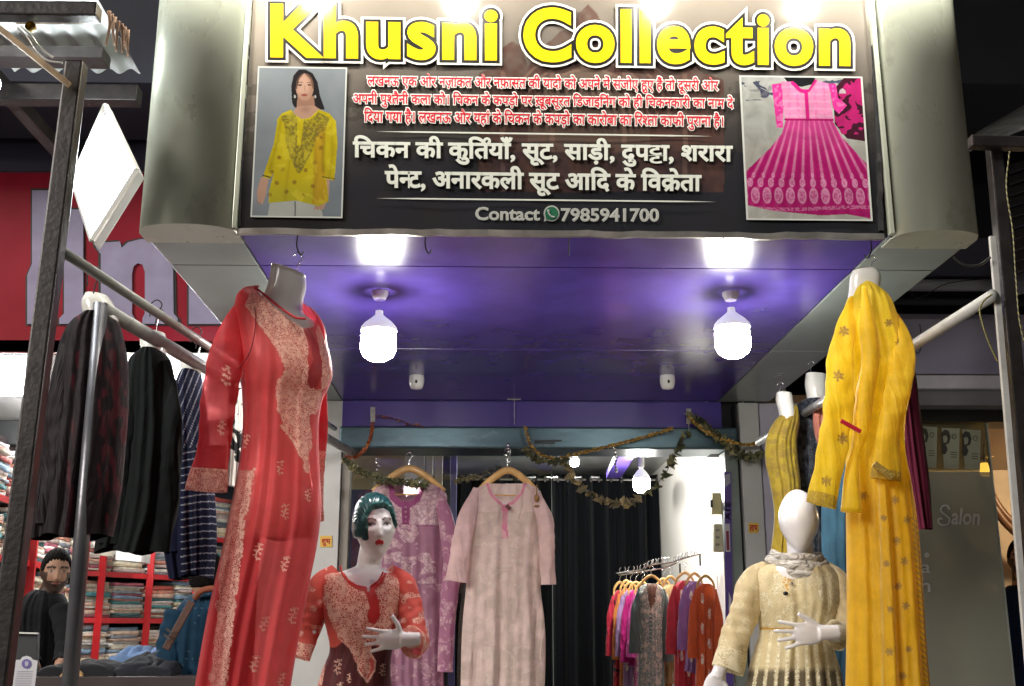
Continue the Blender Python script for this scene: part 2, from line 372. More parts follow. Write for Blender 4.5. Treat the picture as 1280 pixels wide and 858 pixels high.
# ------------------------------------------------------------------ materials of the setting
M_acp = mat('white_cladding', (.50, .53, .44), .28, .3, var=.1, vs=3, bump=.08, bs=7, dirt=.55, dc=(.22, .20, .15), stretch=(1, 1, .6))
M_acp_grey = mat('grey_cladding', (.24, .28, .27), .25, var=.1, vs=4, bump=.02, bs=6, dirt=.12, spec=.6)
M_purple = mat('purple_panel', (.075, .045, .29), .24, var=.2, vs=6, bump=.05, bs=9, spec=.6, coat=.12, dirt=.03, dc=(.25, .22, .35))
M_seam = mat('black_sealant', (.01, .01, .012), .7)
M_violet = mat('violet_fascia', (.075, .045, .30), .35, var=.1, vs=4)
M_shutter = mat('blue_grey_steel', (.09, .15, .18), .33, .6, var=.35, vs=9, bump=.15, bs=30, dirt=.3, dc=(.35, .38, .38), stretch=(.4, 1, 1))
M_wallw = mat('white_painted_wall', (.78, .77, .73), .55, var=.05, vs=2, bump=.02, bs=20)
M_pil = mat('pale_pillar_paint', (.62, .63, .60), .45, var=.1, vs=5, bump=.05, bs=25, dirt=.25, dc=(.35, .33, .3))
M_lav = mat('lavender_panel', (.46, .43, .60), .4, var=.1, vs=3, dirt=.1)
M_beige = mat('beige_board', (.50, .42, .30), .5, var=.1)
M_blueboard = mat('navy_board', (.03, .035, .13), .4)
M_dark = mat('near_black_wall', (.018, .022, .035), .8, var=.5, vs=2, bump=.1, bs=8)  # near-black wall colour, varied at random
M_darkm = mat('dark_painted_steel', (.028, .024, .024), .38, .3, var=.4, vs=20, bump=.1, bs=80, dirt=.35, dc=(.16, .11, .08), spec=.6)
M_pipew = mat('white_pipe', (.50, .50, .48), .28, .0, var=.15, vs=20, bump=.04, bs=60, dirt=.3, dc=(.2, .17, .14))
M_pipeg = mat('grey_pipe', (.17, .17, .19), .32, .45, var=.2, vs=15, bump=.05, dirt=.3, dc=(.08, .07, .06))
M_steel = mat('bright_steel', (.75, .75, .75), .22, 1.0, var=.05)
M_wood = mat('pale_hanger_wood', (.62, .36, .12), .38, var=.25, vs=30, stretch=(1, 1, .2), coat=.2)
M_lath = mat('bare_wood', (.50, .36, .22), .7, var=.35, vs=18, bump=.2, bs=60)
M_wplast = mat('white_plastic', (.80, .80, .76), .25, var=.05, spec=.6)
M_torso = mat('moulded_torso_plastic', (.90, .90, .84), .22, var=.05, vs=5, spec=.6, coat=.3)
M_blackp = mat('black_plastic', (.012, .012, .012), .4)
M_floor = mat('stone_floor', (.32, .30, .28), .4, var=.2, bump=.05)
M_road = mat('asphalt', (.05, .05, .05), .85, var=.3, bump=.3, bs=80)
M_neck = emi('glowing_bulb_collar', (.97, .98, 1.0), .35)
M_bulb = emi('lit_bulb', (1.0, .97, .90), 100.0)
M_bulb_in = emi('lit_bulb_inside', (1.0, .97, .9), 420.0)
M_bulb_s = emi('lit_bulb_sign', (1.0, .96, .84), 150.0)
M_flood = emi('lit_flood_panel', (.93, 1.0, 1.0), 55.0)
M_tube = emi('lit_tube', (.97, 1.0, 1.0), 150.0)
M_amber = emi('lit_amber_shade', (1.0, .50, .08), 3.2)

# ------------------------------------------------------------------ street and floor
mk('street_ground', box(-60, 60, -60, 80, -.30, -.05), M_road, kind='structure')
mk('pavement', bbox(-12, 12, 2.2, 10, -.046, .10, w=.01), M_floor, kind='structure')
YF = 5.78; ZS = 2.707
ob_ = thing('sky_blocking_row', 'unseen plain row of shops behind the viewer, added to block the sky', 'building', (0, -15, -.05))  # unseen row, added to keep low sky glow out of the glass
mk('facade', box(-20, 20, -16, -15, -.05, 5.0), mat('street_plaster', (.20, .18, .16), .8, var=.4, vs=1), ob_)
for k in range(9): mk('shutter_door', bbox(-18 + k * 4, -15.2 + k * 4, -14.98, -14.9, -.05, 2.6), mat('closed_shutter_%s' % 'abc'[k % 3], ((.10, .12, .14), (.16, .10, .08), (.08, .10, .09))[k % 3], .6), ob_)

# back walls of the street block: dark masonry behind and above everything
w = thing('building_wall', 'dark masonry of the block behind and above the shops', 'wall', (0, 9.6, .1)); 
mk('masonry', box(-14, 14, 9.4, 9.9, .1, 9), M_dark, w)
mk('upper_wall', box(-14, 14, 6.05, 6.3, 3.35, 9), M_dark, w)

# ------------------------------------------------------------------ the shop's projecting canopy
XL, XR, YC0 = -.748, 1.226, 3.2
can = thing('shop_canopy', 'projecting shop canopy with purple glossy soffit and rounded white corners', 'canopy', (.24, 4.5, ZS))
XLo, XRo = -1.045, 1.505
joints = [3.205, 3.53, 4.66, YF]
for a, b in zip(joints[:-1], joints[1:]):
    g = .003
    mk('soffit_panel', bbox(XL + g, XR - g, a + g, b - g, ZS, ZS + .02, w=.002), M_purple, can)
    mk('side_soffit_panel', bbox(XLo + .01, XL - g, a + g, b - g, ZS - .001, ZS + .02, w=.002), M_acp_grey, can)
    mk('side_soffit_panel', bbox(XR + g, XRo - .01, a + g, b - g, ZS - .001, ZS + .02, w=.002), M_acp_grey, can)
mk('sealant', box(XLo + .02, XRo - .02, 3.21, YF, ZS + .008, ZS + .03), M_seam, can)
for s, x0, x1 in ((-1, XLo, XL - .002), (1, XR + .012, XRo)):
    # rounded corner column: shallow bow out of the sign plane
    n = 22; xs = np.linspace(x0, x1, n); q = (xs - x0) / (x1 - x0) * 2 - 1
    yb = 3.215 - .085 * np.sqrt(np.clip(1 - q * q, 0, 1)) ** 0.9 if s else 0
    pts = [(x, y, ZS - .004) for x, y in zip(xs, yb)] + [(x1, 3.30, ZS - .004), (x0, 3.30, ZS - .004)]
    mk('corner_column', prism(pts, (0, 0, 2.6)), M_acp, can, smooth=False)
    o = [ob for ob in scene.objects if ob.name.startswith('corner_column')][-1]
    for p in o.data.polygons[:]:
        p.use_smooth = abs(p.normal.z) < .5 and p.normal.y < -.05
    xo = x0 if s < 0 else x1 - .02
    mk('side_wall', box(xo, xo + .02, 3.302, YF, ZS + .022, ZS + 2.6), M_acp, can)
    # trim strip with rivets between column and sign
    xe = XL - .006 if s < 0 else XR + .004
    tr = mk('edge_trim', bbox(xe - .006, xe + .008, 3.176, 3.20, ZS, ZS + 2.6, w=.002), M_acp, can)
    for k in range(14): mk('rivet', ell((xe + s * .012, 3.188, ZS + .05 + k * .075 + rng.uniform(-.01, .01)), (.003, .003, .003), 6, 4), M_darkm, tr)
mk('canopy_top', box(XLo + .02, XRo - .02, 3.31, YF, ZS + 2.5, ZS + 2.58), M_acp, can)

# ------------------------------------------------------------------ shop front: fascia, shutter box, pillars
front = thing('shop_building', 'shop front with violet fascia, steel shutter box and pale pillars', 'shop', (.2, YF, .1))
zf = [P(640, y, YF)[2] for y in (502, 534, 562)]
mk('lintel_filler', box(XRo - .30, P(940, 600, YF)[0], YF + .135, YF + .24, zf[2] - .002, ZS + .1), M_seam, front)
mk('fascia', bbox(XL, XRo - .26, YF, YF + .12, zf[1], ZS - .002), M_violet, front)
mk('shutter_box', bbox(XL - .005, P(918, 500, YF)[0], YF - .03, YF + .25, zf[2], zf[1] - .003, w=.01), M_shutter, front)
for a, b, z in ((668, 694, 554), (668, 702, 551)): mk('bracket', bar(P(a, z, YF - .04), P(b, z, YF - .04), .008), M_blackp, front)
xp0, xp1 = P(366, 700, YF)[0], P(430, 560, YF)[0]
mk('pillar', bbox(-1.04, xp1 - .012, YF, YF + .25, .1, ZS - .004), M_pil, front)
mk('door_jamb', bbox(xp1 - .009, xp1 + .035, YF + .02, YF + .10, .1, zf[2] - .003), mat('weathered_aluminium', (.30, .28, .24), .5, .4, var=.5, vs=25, stretch=(1, 1, .15), dirt=.5, bump=.2), front)
xq = [P(x, 600, YF)[0] for x in (907, 914, 925, 952, 955, 987)]
mk('door_jamb', bbox(xq[0] + .004, xq[2] - .004, YF + .01, YF + .16, .1, zf[2] - .003), mat('grey_green_frame', (.23, .27, .24), .45, .2, var=.15, dirt=.2), front)
mk('door_edge', box(xq[2] - .003, xq[2] + .006, YF + .02, YF + .12, .1, ZS - .004), M_seam, front)
mk('pillar', bbox(xq[2] + .01, xq[3], YF - .01, YF + .25, .1, ZS - .006), M_pil, front)
mk('pillar_panel', bbox(xq[3] + .008, xq[5] + .3, YF + .005, YF + .25, .1, ZS - .006), mat('lavender_white_paint', (.58, .56, .66), .5, var=.1, dirt=.2), front)

# ------------------------------------------------------------------ inside the shop
inn = thing('shop_interior', 'bright white walled interior of the clothes shop behind the glass', 'room', (.2, 7, .1))
XW = 1.33
mk('right_wall', bbox(XW, XW + .1, YF + .27, 9.3, .25, 2.95), M_wallw, inn)
mk('left_wall', box(-1.0, -.9, YF + .27, 9.3, .25, 2.95), M_beige, inn)
mk('back_wall', box(-.9, XW, 9.2, 9.3, .25, 2.95), M_blueboard, inn)
mk('shop_floor', box(-1.0, XW, YF - .4, 9.3, .10, .245), M_floor, inn)
zci = P(700, 566, 6.1)[2] + .25
mk('shop_ceiling', box(-.9, XW, YF + .27, 9.2, zci, zci + .05), mat('grey_plaster_ceiling', (.34, .36, .36), .3, var=.25, vs=3, spec=.6), inn)
def Xat(px, Y): return P(px, 600, Y)[0]
mk('ceiling_beam', prism([P(758, 598, 7.7), P(776, 598, 7.7), P(800, 560, 6.1), P(776, 560, 6.1)], (0, 0, .04)), M_violet, inn)
# partition boards at the left inside
for a, b, Y, m_, zt in ((432, 506, 6.9, M_beige, 600), (506, 530, 6.8, M_wallw, 563), (532, 541, 6.78, mat('cream_door', (.62, .58, .45), .5), 563), (543, 553, 6.79, mat('cream_door_edge', (.55, .50, .38), .5), 563), (554, 563, 6.85, M_blackp, 563), (563, 571, 6.6, mat('blue_door', (.16, .14, .36), .4), 563)):
    z1 = P(500, zt if zt == 563 else 566, Y)[2] + (.1 if zt == 563 else .05)
    mk('partition_board', bbox(Xat(a, Y), Xat(b, Y), Y, Y + .03, .25, min(z1, zci - .004)), m_, inn)
mk('low_board', bbox(Xat(434, 6.5), Xat(480, 6.5), 6.5, 6.53, .25, P(450, 612, 6.5)[2]), M_blueboard, inn)
# glass pane (slightly toed in)
m, nt, nn, L = _nt('shop_glass'); nn.remove(nn['Principled BSDF'])
gl = N(nt, 'ShaderNodeBsdfGlossy'); gl.inputs['Roughness'].default_value = .012; tp = N(nt, 'ShaderNodeBsdfTransparent'); tp.inputs[0].default_value = (.93, .96, .95, 1)
fr = N(nt, 'ShaderNodeFresnel'); fr.inputs[0].default_value = 1.5; mm = N(nt, 'ShaderNodeMath', operation='MULTIPLY_ADD'); mm.inputs[1].default_value = 1.3; mm.inputs[2].default_value = .02; L.new(fr.outputs[0], mm.inputs[0])
ms = N(nt, 'ShaderNodeMixShader'); L.new(mm.outputs[0], ms.inputs[0]); L.new(tp.outputs[0], ms.inputs[1]); L.new(gl.outputs[0], ms.inputs[2]); L.new(ms.outputs[0], nn['Material Output'].inputs[0])
M_glass = m
gx0, gx1 = xp1 + .04, P(690, 700, 5.95)[0]
mk('glass_pane', prism([(gx0, 5.93, .25), (gx1, 5.965, .25), (gx1, 5.965, zf[2] + .02), (gx0, 5.93, zf[2] + .02)], (0, .008, 0)), M_glass, front)
mk('glass_edge', box(gx1 + .001, gx1 + .004, 5.964, 5.974, .25, zf[2] + .02), mat('pale_glass_edge', (.5, .62, .58), .2), front)

# curtain: deep pleats hung on rings from a rod
Yc = 8.55
cur = thing('curtain', 'floor length black pleated curtain hung on steel rings at the back of the shop', 'curtain', (Xat(690, Yc), Yc, .25))
nu, nv = 520, 40; u = np.linspace(0, 1, nu); xs = Xat(540, Yc) + (XW - .01 - Xat(540, Yc)) * u
zt = P(700, 597, Yc)[2] + .02; vz = np.linspace(0, 1, nv)
X = np.broadcast_to(xs, (nv, nu)).copy(); Z = np.broadcast_to((zt - (zt - .27) * vz)[:, None], (nv, nu))
ph = xs / .135 * 2 * pi; Yy = Yc + .045 * np.sin(ph + .35 * np.sin(ph * .31))[None] * (1 + .25 * vz[:, None]) + .012 * np.sin(ph * 2.3 + vz[:, None] * 2)
X += .012 * np.cos(ph * .7)[None] * vz[:, None]
V = np.stack([X, Yy, Z], -1).reshape(-1, 3)
M_curt = cloth('black_satin_curtain', rough=.75, sheen=.05, transl=0, crease=.1, spec=.1)
mk('curtain_cloth', (V, grid(nu, nv)), M_curt, cur, smooth=True, col=(.004, .005, .007), emb=0)
mk('rod', tube([(xs[0], Yc - .02, zt - .04), (XW, Yc - .02, zt - .04)], .010, 8), M_steel, cur)
for px in (655, 667, 681, 697, 709, 726, 738, 748, 763, 776, 793, 806):
    c = P(px, 597, Yc); a = np.linspace(0, 2 * pi, 13); mk('ring', tube([(c[0] + .006 * cos(t), Yc - .05 + .021 * sin(t) * .4, zt - .04 + .024 * sin(t)) for t in a], .0045, 6, caps=False), M_steel, cur)
for a, b in ((657, 670), (683, 697), (711, 726), (739, 748), (764, 777)):
    mk('rod_link', bar(P(a, 597, Yc - .07), P(b, 597, Yc - .07), .010), M_steel, cur)

# ------------------------------------------------------------------ lamps
def ceiling_bulb(px, py_c, py_top, ztop, Yc_, r, m_, label, kindn=0, emis=M_bulb):
    c = P(px, py_c, Yc_); top = np.array([c[0], Yc_, ztop])
    t = thing('ceiling_bulb', label, 'light bulb', tuple(top), 'bulbs lighting the shop')
    H = ztop - c[2]
    mk('holder', lathe(top, [(.045, 0), (.045, .010), (.030, .018), (.027, .05), (.022, .07), (.020, H - r - .055)] if H > r + .13 else [(.03, 0), (.03, .01), (.02, .03)], 20), M_wplast, t, smooth=True)
    mk('bulb_neck', lathe(c + (0, 0, r + .058), [(.013, 0), (.014, .015), (.026, .026), (.8 * r, .045), (1.02 * r, .062), (1.03 * r, .074)], 20), M_neck, t, smooth=True)
    mk('bulb_globe', lathe(c + (0, 0, r * .9), [(.55 * r, .20 * r), (.85 * r, .24 * r), (r, .42 * r), (r, 1.25 * r), (.86 * r, 1.6 * r), (.5 * r, 1.85 * r), (.001, 1.92 * r)], 22), emis, t, smooth=True)
    return t
pa = PZ(475, 365, ZS); pb = PZ(914, 366, ZS)
ceiling_bulb(473, 430, 365, ZS, pa[1], .062, None, 'lit white LED bulb under the purple soffit on the left')
ceiling_bulb(916, 426, 366, ZS, pb[1], .062, None, 'lit white LED bulb under the purple soffit on the right')
ceiling_bulb(802, 606, 575, zci, 6.75, .050, None, 'bright round bulb inside the shop beside the white wall', emis=M_bulb_in)
ceiling_bulb(718, 578, 560, zci, 7.6, .030, None, 'small lit bulb on the ceiling inside above the curtain', emis=M_bulb_in)
for px, nm in ((521, 'left'), (834, 'right')):
    c = PZ(px, 470, ZS)
    s = thing('sensor_cap', 'small cream cap under the soffit on the %s, dark screw in its middle' % nm, 'fitting', tuple(c), 'small white caps under the soffit')
    mk('cap', lathe(c, [(.034, 0), (.036, .012), (.036, .03), (.032, .05), (.026, .062), (.001, .066)], 20), M_wplast, s, smooth=True)
    mk('screw', ell(c + (0, -.036, -.035), (.006, .003, .009), 8, 6), M_darkm, s)
# the lamps over the sign, just above what the photo shows; their light falls on the sign and the clothes
for i, px in enumerate((258, 382, 572, 838, 1030, 1158)):
    c = P(px, -60, 3.2); c = np.array([c[0], 2.93, 3.66])
    t = thing('sign_lamp', 'lit bulb on a short arm above the sign, number %s from the left' % ('one', 'two', 'three', 'four', 'five', 'six')[i], 'lamp', (c[0], 3.2, 4.0), 'lamps above the sign')
    mk('arm', tube([(c[0], 3.2, 3.74), (c[0], 3.05, 3.78), (c[0], 2.93, 3.74)], .009, 8), M_darkm, t)
    mk('holder', lathe((c[0], 2.93, 3.74), [(.02, 0), (.022, .05)], 14), M_wplast, t)
    mk('bulb_globe', ell(c, (.045, .045, .055), 18, 12), M_bulb_s, t, smooth=True)
# hooks along the canopy's front edge
def hook(px, py0, py1, Y, label, flip=1):
    a = P(px, py0, Y); b = P(px, py1, Y); h = a[2] - b[2]
    pts = [a + (0, 0, .01), a + (0, 0, -h * .6), b + (flip * .004, 0, .004), b + (flip * .011, 0, -.003), b + (flip * .017, 0, .008)]
    mk('ceiling_hook', tube(spline(pts, 14), .0022, 6), M_darkm, label=label, cat='hook', group='wire hooks under the canopy')
hook(372, 297, 318, 3.24, 'bent black wire hook holding up the red kurti torso')
hook(532, 297, 316, 3.24, 'empty wire hook left of the middle of the canopy edge', 1)
hook(711, 299, 318, 3.24, 'empty straight wire hook right of the middle of the canopy edge', 0)
hook(905, 300, 318, 3.24, 'empty wire hook in front of the right bulb reflection', 0)
hook(1088, 300, 322, 3.24, 'black wire hook holding up the yellow dress', -1)
hook(1150, 408, 442, 4.6, 'loose wire hook hanging under the right grey soffit', -1)

# paper stickers and small tags
def sticker(x0, y0, x1, y1, Y, base, fg, txt, name, label, bold=.03, ref=.62):
    t = thing(name, label, 'sticker', tuple(P((x0 + x1) / 2, y1, Y)))
    mk('paper', plate([(x0, y0), (x1, y0), (x1, y1), (x0, y1)], Y, .002), mat(name + '_paper', base, .5), t)
    if txt: mk('print', set_line(hindi(txt, bold), x0 + 2, x1 - 2, y0 + 4, y1 - 4, y0 + 4, y1 - 4, Y - .001, .0005, ref), mat(name + '_ink', fg, .5), t)
sticker(400, 670, 415, 684, YF - .004, (.85, .55, .10), (.5, .02, .02), 'शुभ', 'orange_sticker', 'orange sticker with red lettering on the pillar left of the door')
t = thing('yellow_sticker', 'yellow sticker with a red design on the pillar right of the door', 'sticker', tuple(P(942, 667, YF)))
pts = []
for k in range(16): a = 2 * pi * k / 16; rr = 7.2 if k % 2 else 6; pts.append((942 + rr * max(-1, min(1, 1.3 * cos(a))), 660 + rr * max(-1, min(1, 1.3 * sin(a)))))
mk('paper', plate(pts, YF - .014, .002), mat('sticker_yellow', (.85, .62, .10), .5), t)
mk('print', set_line(hindi('लाभ', .04), 937, 947, 657, 664, 657, 664, YF - .0155, .0005, .62), mat('sticker_red', (.6, .04, .03), .5), t)
for px, py in ((643, 497), (466, 520), (861, 522)):
    mk('hanging_tag', join(plate([(px - (9 if py < 500 else 3), py - 4 - (0 if py < 500 else 7)), (px + (8 if py < 500 else 3), py - 4 - (0 if py < 500 else 7)), (px + (8 if py < 500 else 3), py + 3 + (0 if py < 500 else 5)), (px - (9 if py < 500 else 3), py + 3 + (0 if py < 500 else 5))], YF - .05, .003),
       bar(P(px, py, YF - .05), P(px, py + 34 if py < 500 else py + 20, YF - .03), .003)), mat('clear_plastic_tag', (.55, .55, .50), .25, var=.4, vs=80), label={643: 'clear plastic clip at the middle of the soffit back edge', 466: 'clear plastic strip holding the left garland end', 861: 'clear plastic strip holding the garlands on the right'}[px], cat='clip')
# ------------------------------------------------------------------ the sign
SX = lambda y: 297 + 20 * (1 - y / 287.0); SXR = lambda y: 1105 - 20 * (1 - y / 293.0)
YS = 3.198
sign = thing('shop_sign', 'large printed shop sign with big yellow title over red and white Hindi lines', 'sign', (.24, 3.2, ZS))
ytop = -150
nx, ny = 520, 290
gy = np.linspace(290, ytop, ny); gx = np.linspace(0, 1, nx)
PX = SX(gy)[:, None] + (SXR(gy) - SX(gy))[:, None] * gx[None]; PY = np.broadcast_to(gy[:, None] + 6 * (gx[None] - .5) * (gy[:, None] / 290 * .3 + .7), PX.shape)
c = np.zeros(PX.shape + (3,))
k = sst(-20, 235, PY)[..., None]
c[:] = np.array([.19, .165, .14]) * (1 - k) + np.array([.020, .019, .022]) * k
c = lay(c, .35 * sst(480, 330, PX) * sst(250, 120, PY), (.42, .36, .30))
# a faint printed gateway with domes and an arch
mono = np.zeros(PX.shape)
mono = np.maximum(mono, inpoly(PX, PY, [(598, 240), (598, 92), (620, 84), (628, 60), (640, 52), (652, 60), (660, 84), (668, 70), (700, 40), (712, 36), (724, 16), (735, 6), (746, 16), (756, 36), (800, 60), (838, 84), (846, 62), (856, 52), (868, 62), (876, 90), (905, 100), (905, 240)]))
arch = inpoly(PX, PY, [(660, 240), (660, 160), (676, 118), (706, 92), (735, 78), (764, 92), (794, 118), (812, 160), (812, 240)])
c = lay(c, mono * .8 * (.6 + .6 * vn(PX, PY, 7, 3)), (.085, .040, .032)); c = lay(c, arch * .5 * sst(230, 120, PY), (.17, .13, .10))
for r_ in (8, 20, 34): 
    d = np.abs(np.hypot((PX - 735) / 1.0, (PY - 165)) - 70 - r_); c = lay(c, (d < 1.6) * (PY < 150) * mono * .35, (.28, .18, .14))
for cx_ in (628, 690, 780, 856): c = lay(c, (np.abs(PX - cx_) < 3) * (PY > 90) * mono * .35, (.24, .15, .12))
tree = (vn(PX, PY, 16, 9) + .5 * vn(PX, PY, 6, 4) > .95) * (np.abs(PY - 150) < 45); c = lay(c, tree * .4 * (1 - mono), (.03, .028, .022))
c = lay(c, .4 * (vn(PX, PY, 30, 5)) * (PY > 190), (.012, .016, .03))
bow = .004 * np.sin(PX / 61.0) * np.sin(PY / 47.0 + 1) + .0025 * np.sin(PX / 23.0 + PY / 31.0)
V = P(PX, PY, YS); V[..., 1] += bow * sst(0, 40, PX - 317) * sst(0, 30, 1090 - PX) * .55 + .0
M_flex = paintmat('printed_flex', .16, .5, bump=.10, bs=11, coat=.3)
mk('printed_panel', (V.reshape(-1, 3), grid(nx, ny)), M_flex, sign, smooth=True, col=c.reshape(-1, 3))
mk('backing', box(XL, XR, 3.204, 3.302, ZS + .004, P(700, ytop, 3.2)[2]), M_seam, sign)
# steel frame strips round the flex, a little dented
fr_m = mat('dull_aluminium', (.42, .40, .38), .3, .8, var=.3, vs=14, bump=.25, bs=20)
def strip(p0, p1, n=40, w=.017, d=.012, name='frame_strip', amp=.0018):
    p0 = np.array(p0); p1 = np.array(p1); t = np.linspace(0, 1, n)[:, None]; pts = p0 + (p1 - p0) * t + rng.normal(0, amp, (n, 3)) * (1, .7, 1)
    V = np.concatenate([pts + o for o in ((0, 0, -w / 2), (0, -d, -w / 2), (0, -d, w / 2), (0, 0, w / 2))] if abs(p1[2] - p0[2]) < .3 else [pts + o for o in ((-w / 2, 0, 0), (-w / 2, -d, 0), (w / 2, -d, 0), (w / 2, 0, 0))]).reshape(4, n, 3)
    F = []
    for a in range(4):
        b = (a + 1) % 4
        for i in range(n - 1): F.append((a * n + i, a * n + i + 1, b * n + i + 1, b * n + i))
    return V.reshape(-1, 3), F
mk('frame_strip', strip(P(297, 290, 3.198), P(1105, 297, 3.198), w=.019), fr_m, sign)
mk('frame_strip', strip(P(298.5, 284, 3.197), P(319, ytop, 3.197), w=.010), M_seam, sign)
mk('frame_strip', strip(P(1101.5, 290, 3.197), P(1083, ytop, 3.197), w=.014), M_seam, sign)

inkY = mat('yellow_ink', (.86, .58, .010), .2, var=.03, coat=.4); inkK = mat('black_ink', (.012, .012, .01), .3, coat=.3)
inkW = mat('white_ink', (.82, .80, .76), .3, var=.02, coat=.2); inkR = mat('red_ink', (.62, .015, .035), .3); inkG = mat('pale_grey_ink', (.66, .68, .62), .3, var=.05); inkG2 = mat('mid_grey_ink', (.42, .43, .40), .3)
def title(txt, x0, x1, t0, b0, t1, b1, name):
    ref = glyph(txt, .033, 1.10, 6)[0]; lt = .735
    for bold, m_, dy in ((.100, inkW, 0), (.070, inkK, .0008), (.033, inkY, .0016)):
        mk('title_lettering', set_line(glyph(txt, bold, 1.10, 6), x0, x1, t0, b0, t1, b1, YS - .009 - dy, .0003, lt, ref), m_, sign, label=name if m_ is inkY else None)
title('Khusni', 338, 622, 3, 69, 7, 73, 'big yellow letters of the first title word'); title('Collection', 654, 1063, 8, 74, 14, 80, 'big yellow letters of the second title word')
lines = [("लखनऊ एक ओर नज़ाकत और नफ़ासत की यादो को अपने में संजोए हुए हैं तो दूसरी ओर", 459, 898, 96, 107, 102, 113),
         ("अपनी पु<शतैनी कला को। चिकन के कपड़ो पर ख़ूबसूरत डिजाइनिंग को ही चिकनकारी का नाम दे", 441, 917, 118, 129, 124.5, 135),
         ("दिया गया है। लखनऊ और यहां के चिकन के कपड़ो का कारोबा का रि<शता काफी पुराना है।", 455, 904, 140, 152, 146.5, 158)]
def swap(s):
    """the short i stands before its consonant"""
    out = []
    for ch in s:
        if ch == 'ि':
            j = len(out) - 1
            while j > 0 and (out[j] in 'ँं़^' or out[j - 1] == '<'): j -= 1 if out[j - 1] != '<' else 1; 
            if out[j] == '<' : pass
            out.insert(j, ch)
        else: out.append(ch)
    return ''.join(out)
for s, x0, x1, t0, b0, t1, b1 in lines:
    s = swap(s.replace('ड़', '\u095c').replace('ज़', '\u095b').replace('फ़', '\u095e').replace('ख़', '\u0959'))
    ref = hindi(s, .016)[0]
    for bold, m_, dy in ((.085, inkW, 0), (.016, inkR, .0008)):
        mk('red_lettering' if m_ is inkR else 'lettering_outline', set_line(hindi(s, bold), x0, x1, t0, b0, t1, b1, YS - .009 - dy, .0003, .62, ref), m_, sign)
for s, x0, x1, t0, b0, t1, b1 in (("िचकन की कुित^याँ, सूट, साड़ी, दुप%ा, शरारा", 441, 916, 178, 196, 183.5, 201.5), ("पे<नट, अनारकली सूट आिद के िवक/ेता", 481, 877, 215, 234, 220, 238.5)):
    s = s.replace('ड़', '\u095c')
    ref = hindi(s, .03)[0]
    for bold, m_, dy in ((.06, inkK, 0), (.032, inkG, .0008)):
        mk('white_lettering' if m_ is inkG else 'lettering_outline', set_line(hindi(s, bold), x0, x1, t0, b0, t1, b1, YS - .009 - dy, .0003, .62, ref), m_, sign)
r_ = glyph('Contact', .03)[0]; mk('contact_lettering', set_line(glyph('Contact', .03), 594, 675, 258.5, 275, 259, 275.5, YS - .01, .001, .735, r_), inkG2, sign)
r_ = glyph('7985941700', .03)[0]; mk('contact_number', set_line(glyph('7985941700', .03), 701, 824, 260, 276.5, 260.5, 277, YS - .01, .001, .735, r_), inkG2, sign)
# round green phone mark
def disc(cx, cy, r, n=24, tail=None):
    pts = [(cx + r * cos(2 * pi * k / n), cy + r * sin(2 * pi * k / n)) for k in range(n)]
    if tail: pts[n * 3 // 8] = tail
    return pts
mk('phone_mark', plate(disc(689.5, 267, 10, tail=(680, 277)), YS - .010, .001), inkG2, sign)
mk('phone_mark', plate(disc(689.5, 267, 8.3, tail=(682.5, 274.5)), YS - .0115, .001), mat('green_ink', (.02, .13, .07), .3), sign)
mk('phone_mark', tube(spline([P(x, y, YS - .014) for x, y in ((685.5, 262.5), (686, 266.5), (689, 270.5), (693.5, 271.8))], 10), [.003, .0035, .0025, .002, .002, .002, .002, .0025, .0035, .003], 6), inkG2, sign)
for a, b in (((470, 164.5), (890, 170.5)), ((470, 248), (895, 252.5))):
    q = lambda t: (a[0] + (b[0] - a[0]) * t, a[1] + (b[1] - a[1]) * t)
    pts = [(q(0)[0], q(0)[1])] + [(q(t)[0], q(t)[1] - .9) for t in (.12, .5, .88)] + [q(1)] + [(q(t)[0], q(t)[1] + .9) for t in (.88, .5, .12)]
    mk('ruled_line', plate(pts, YS - .009, .001), inkG, sign)

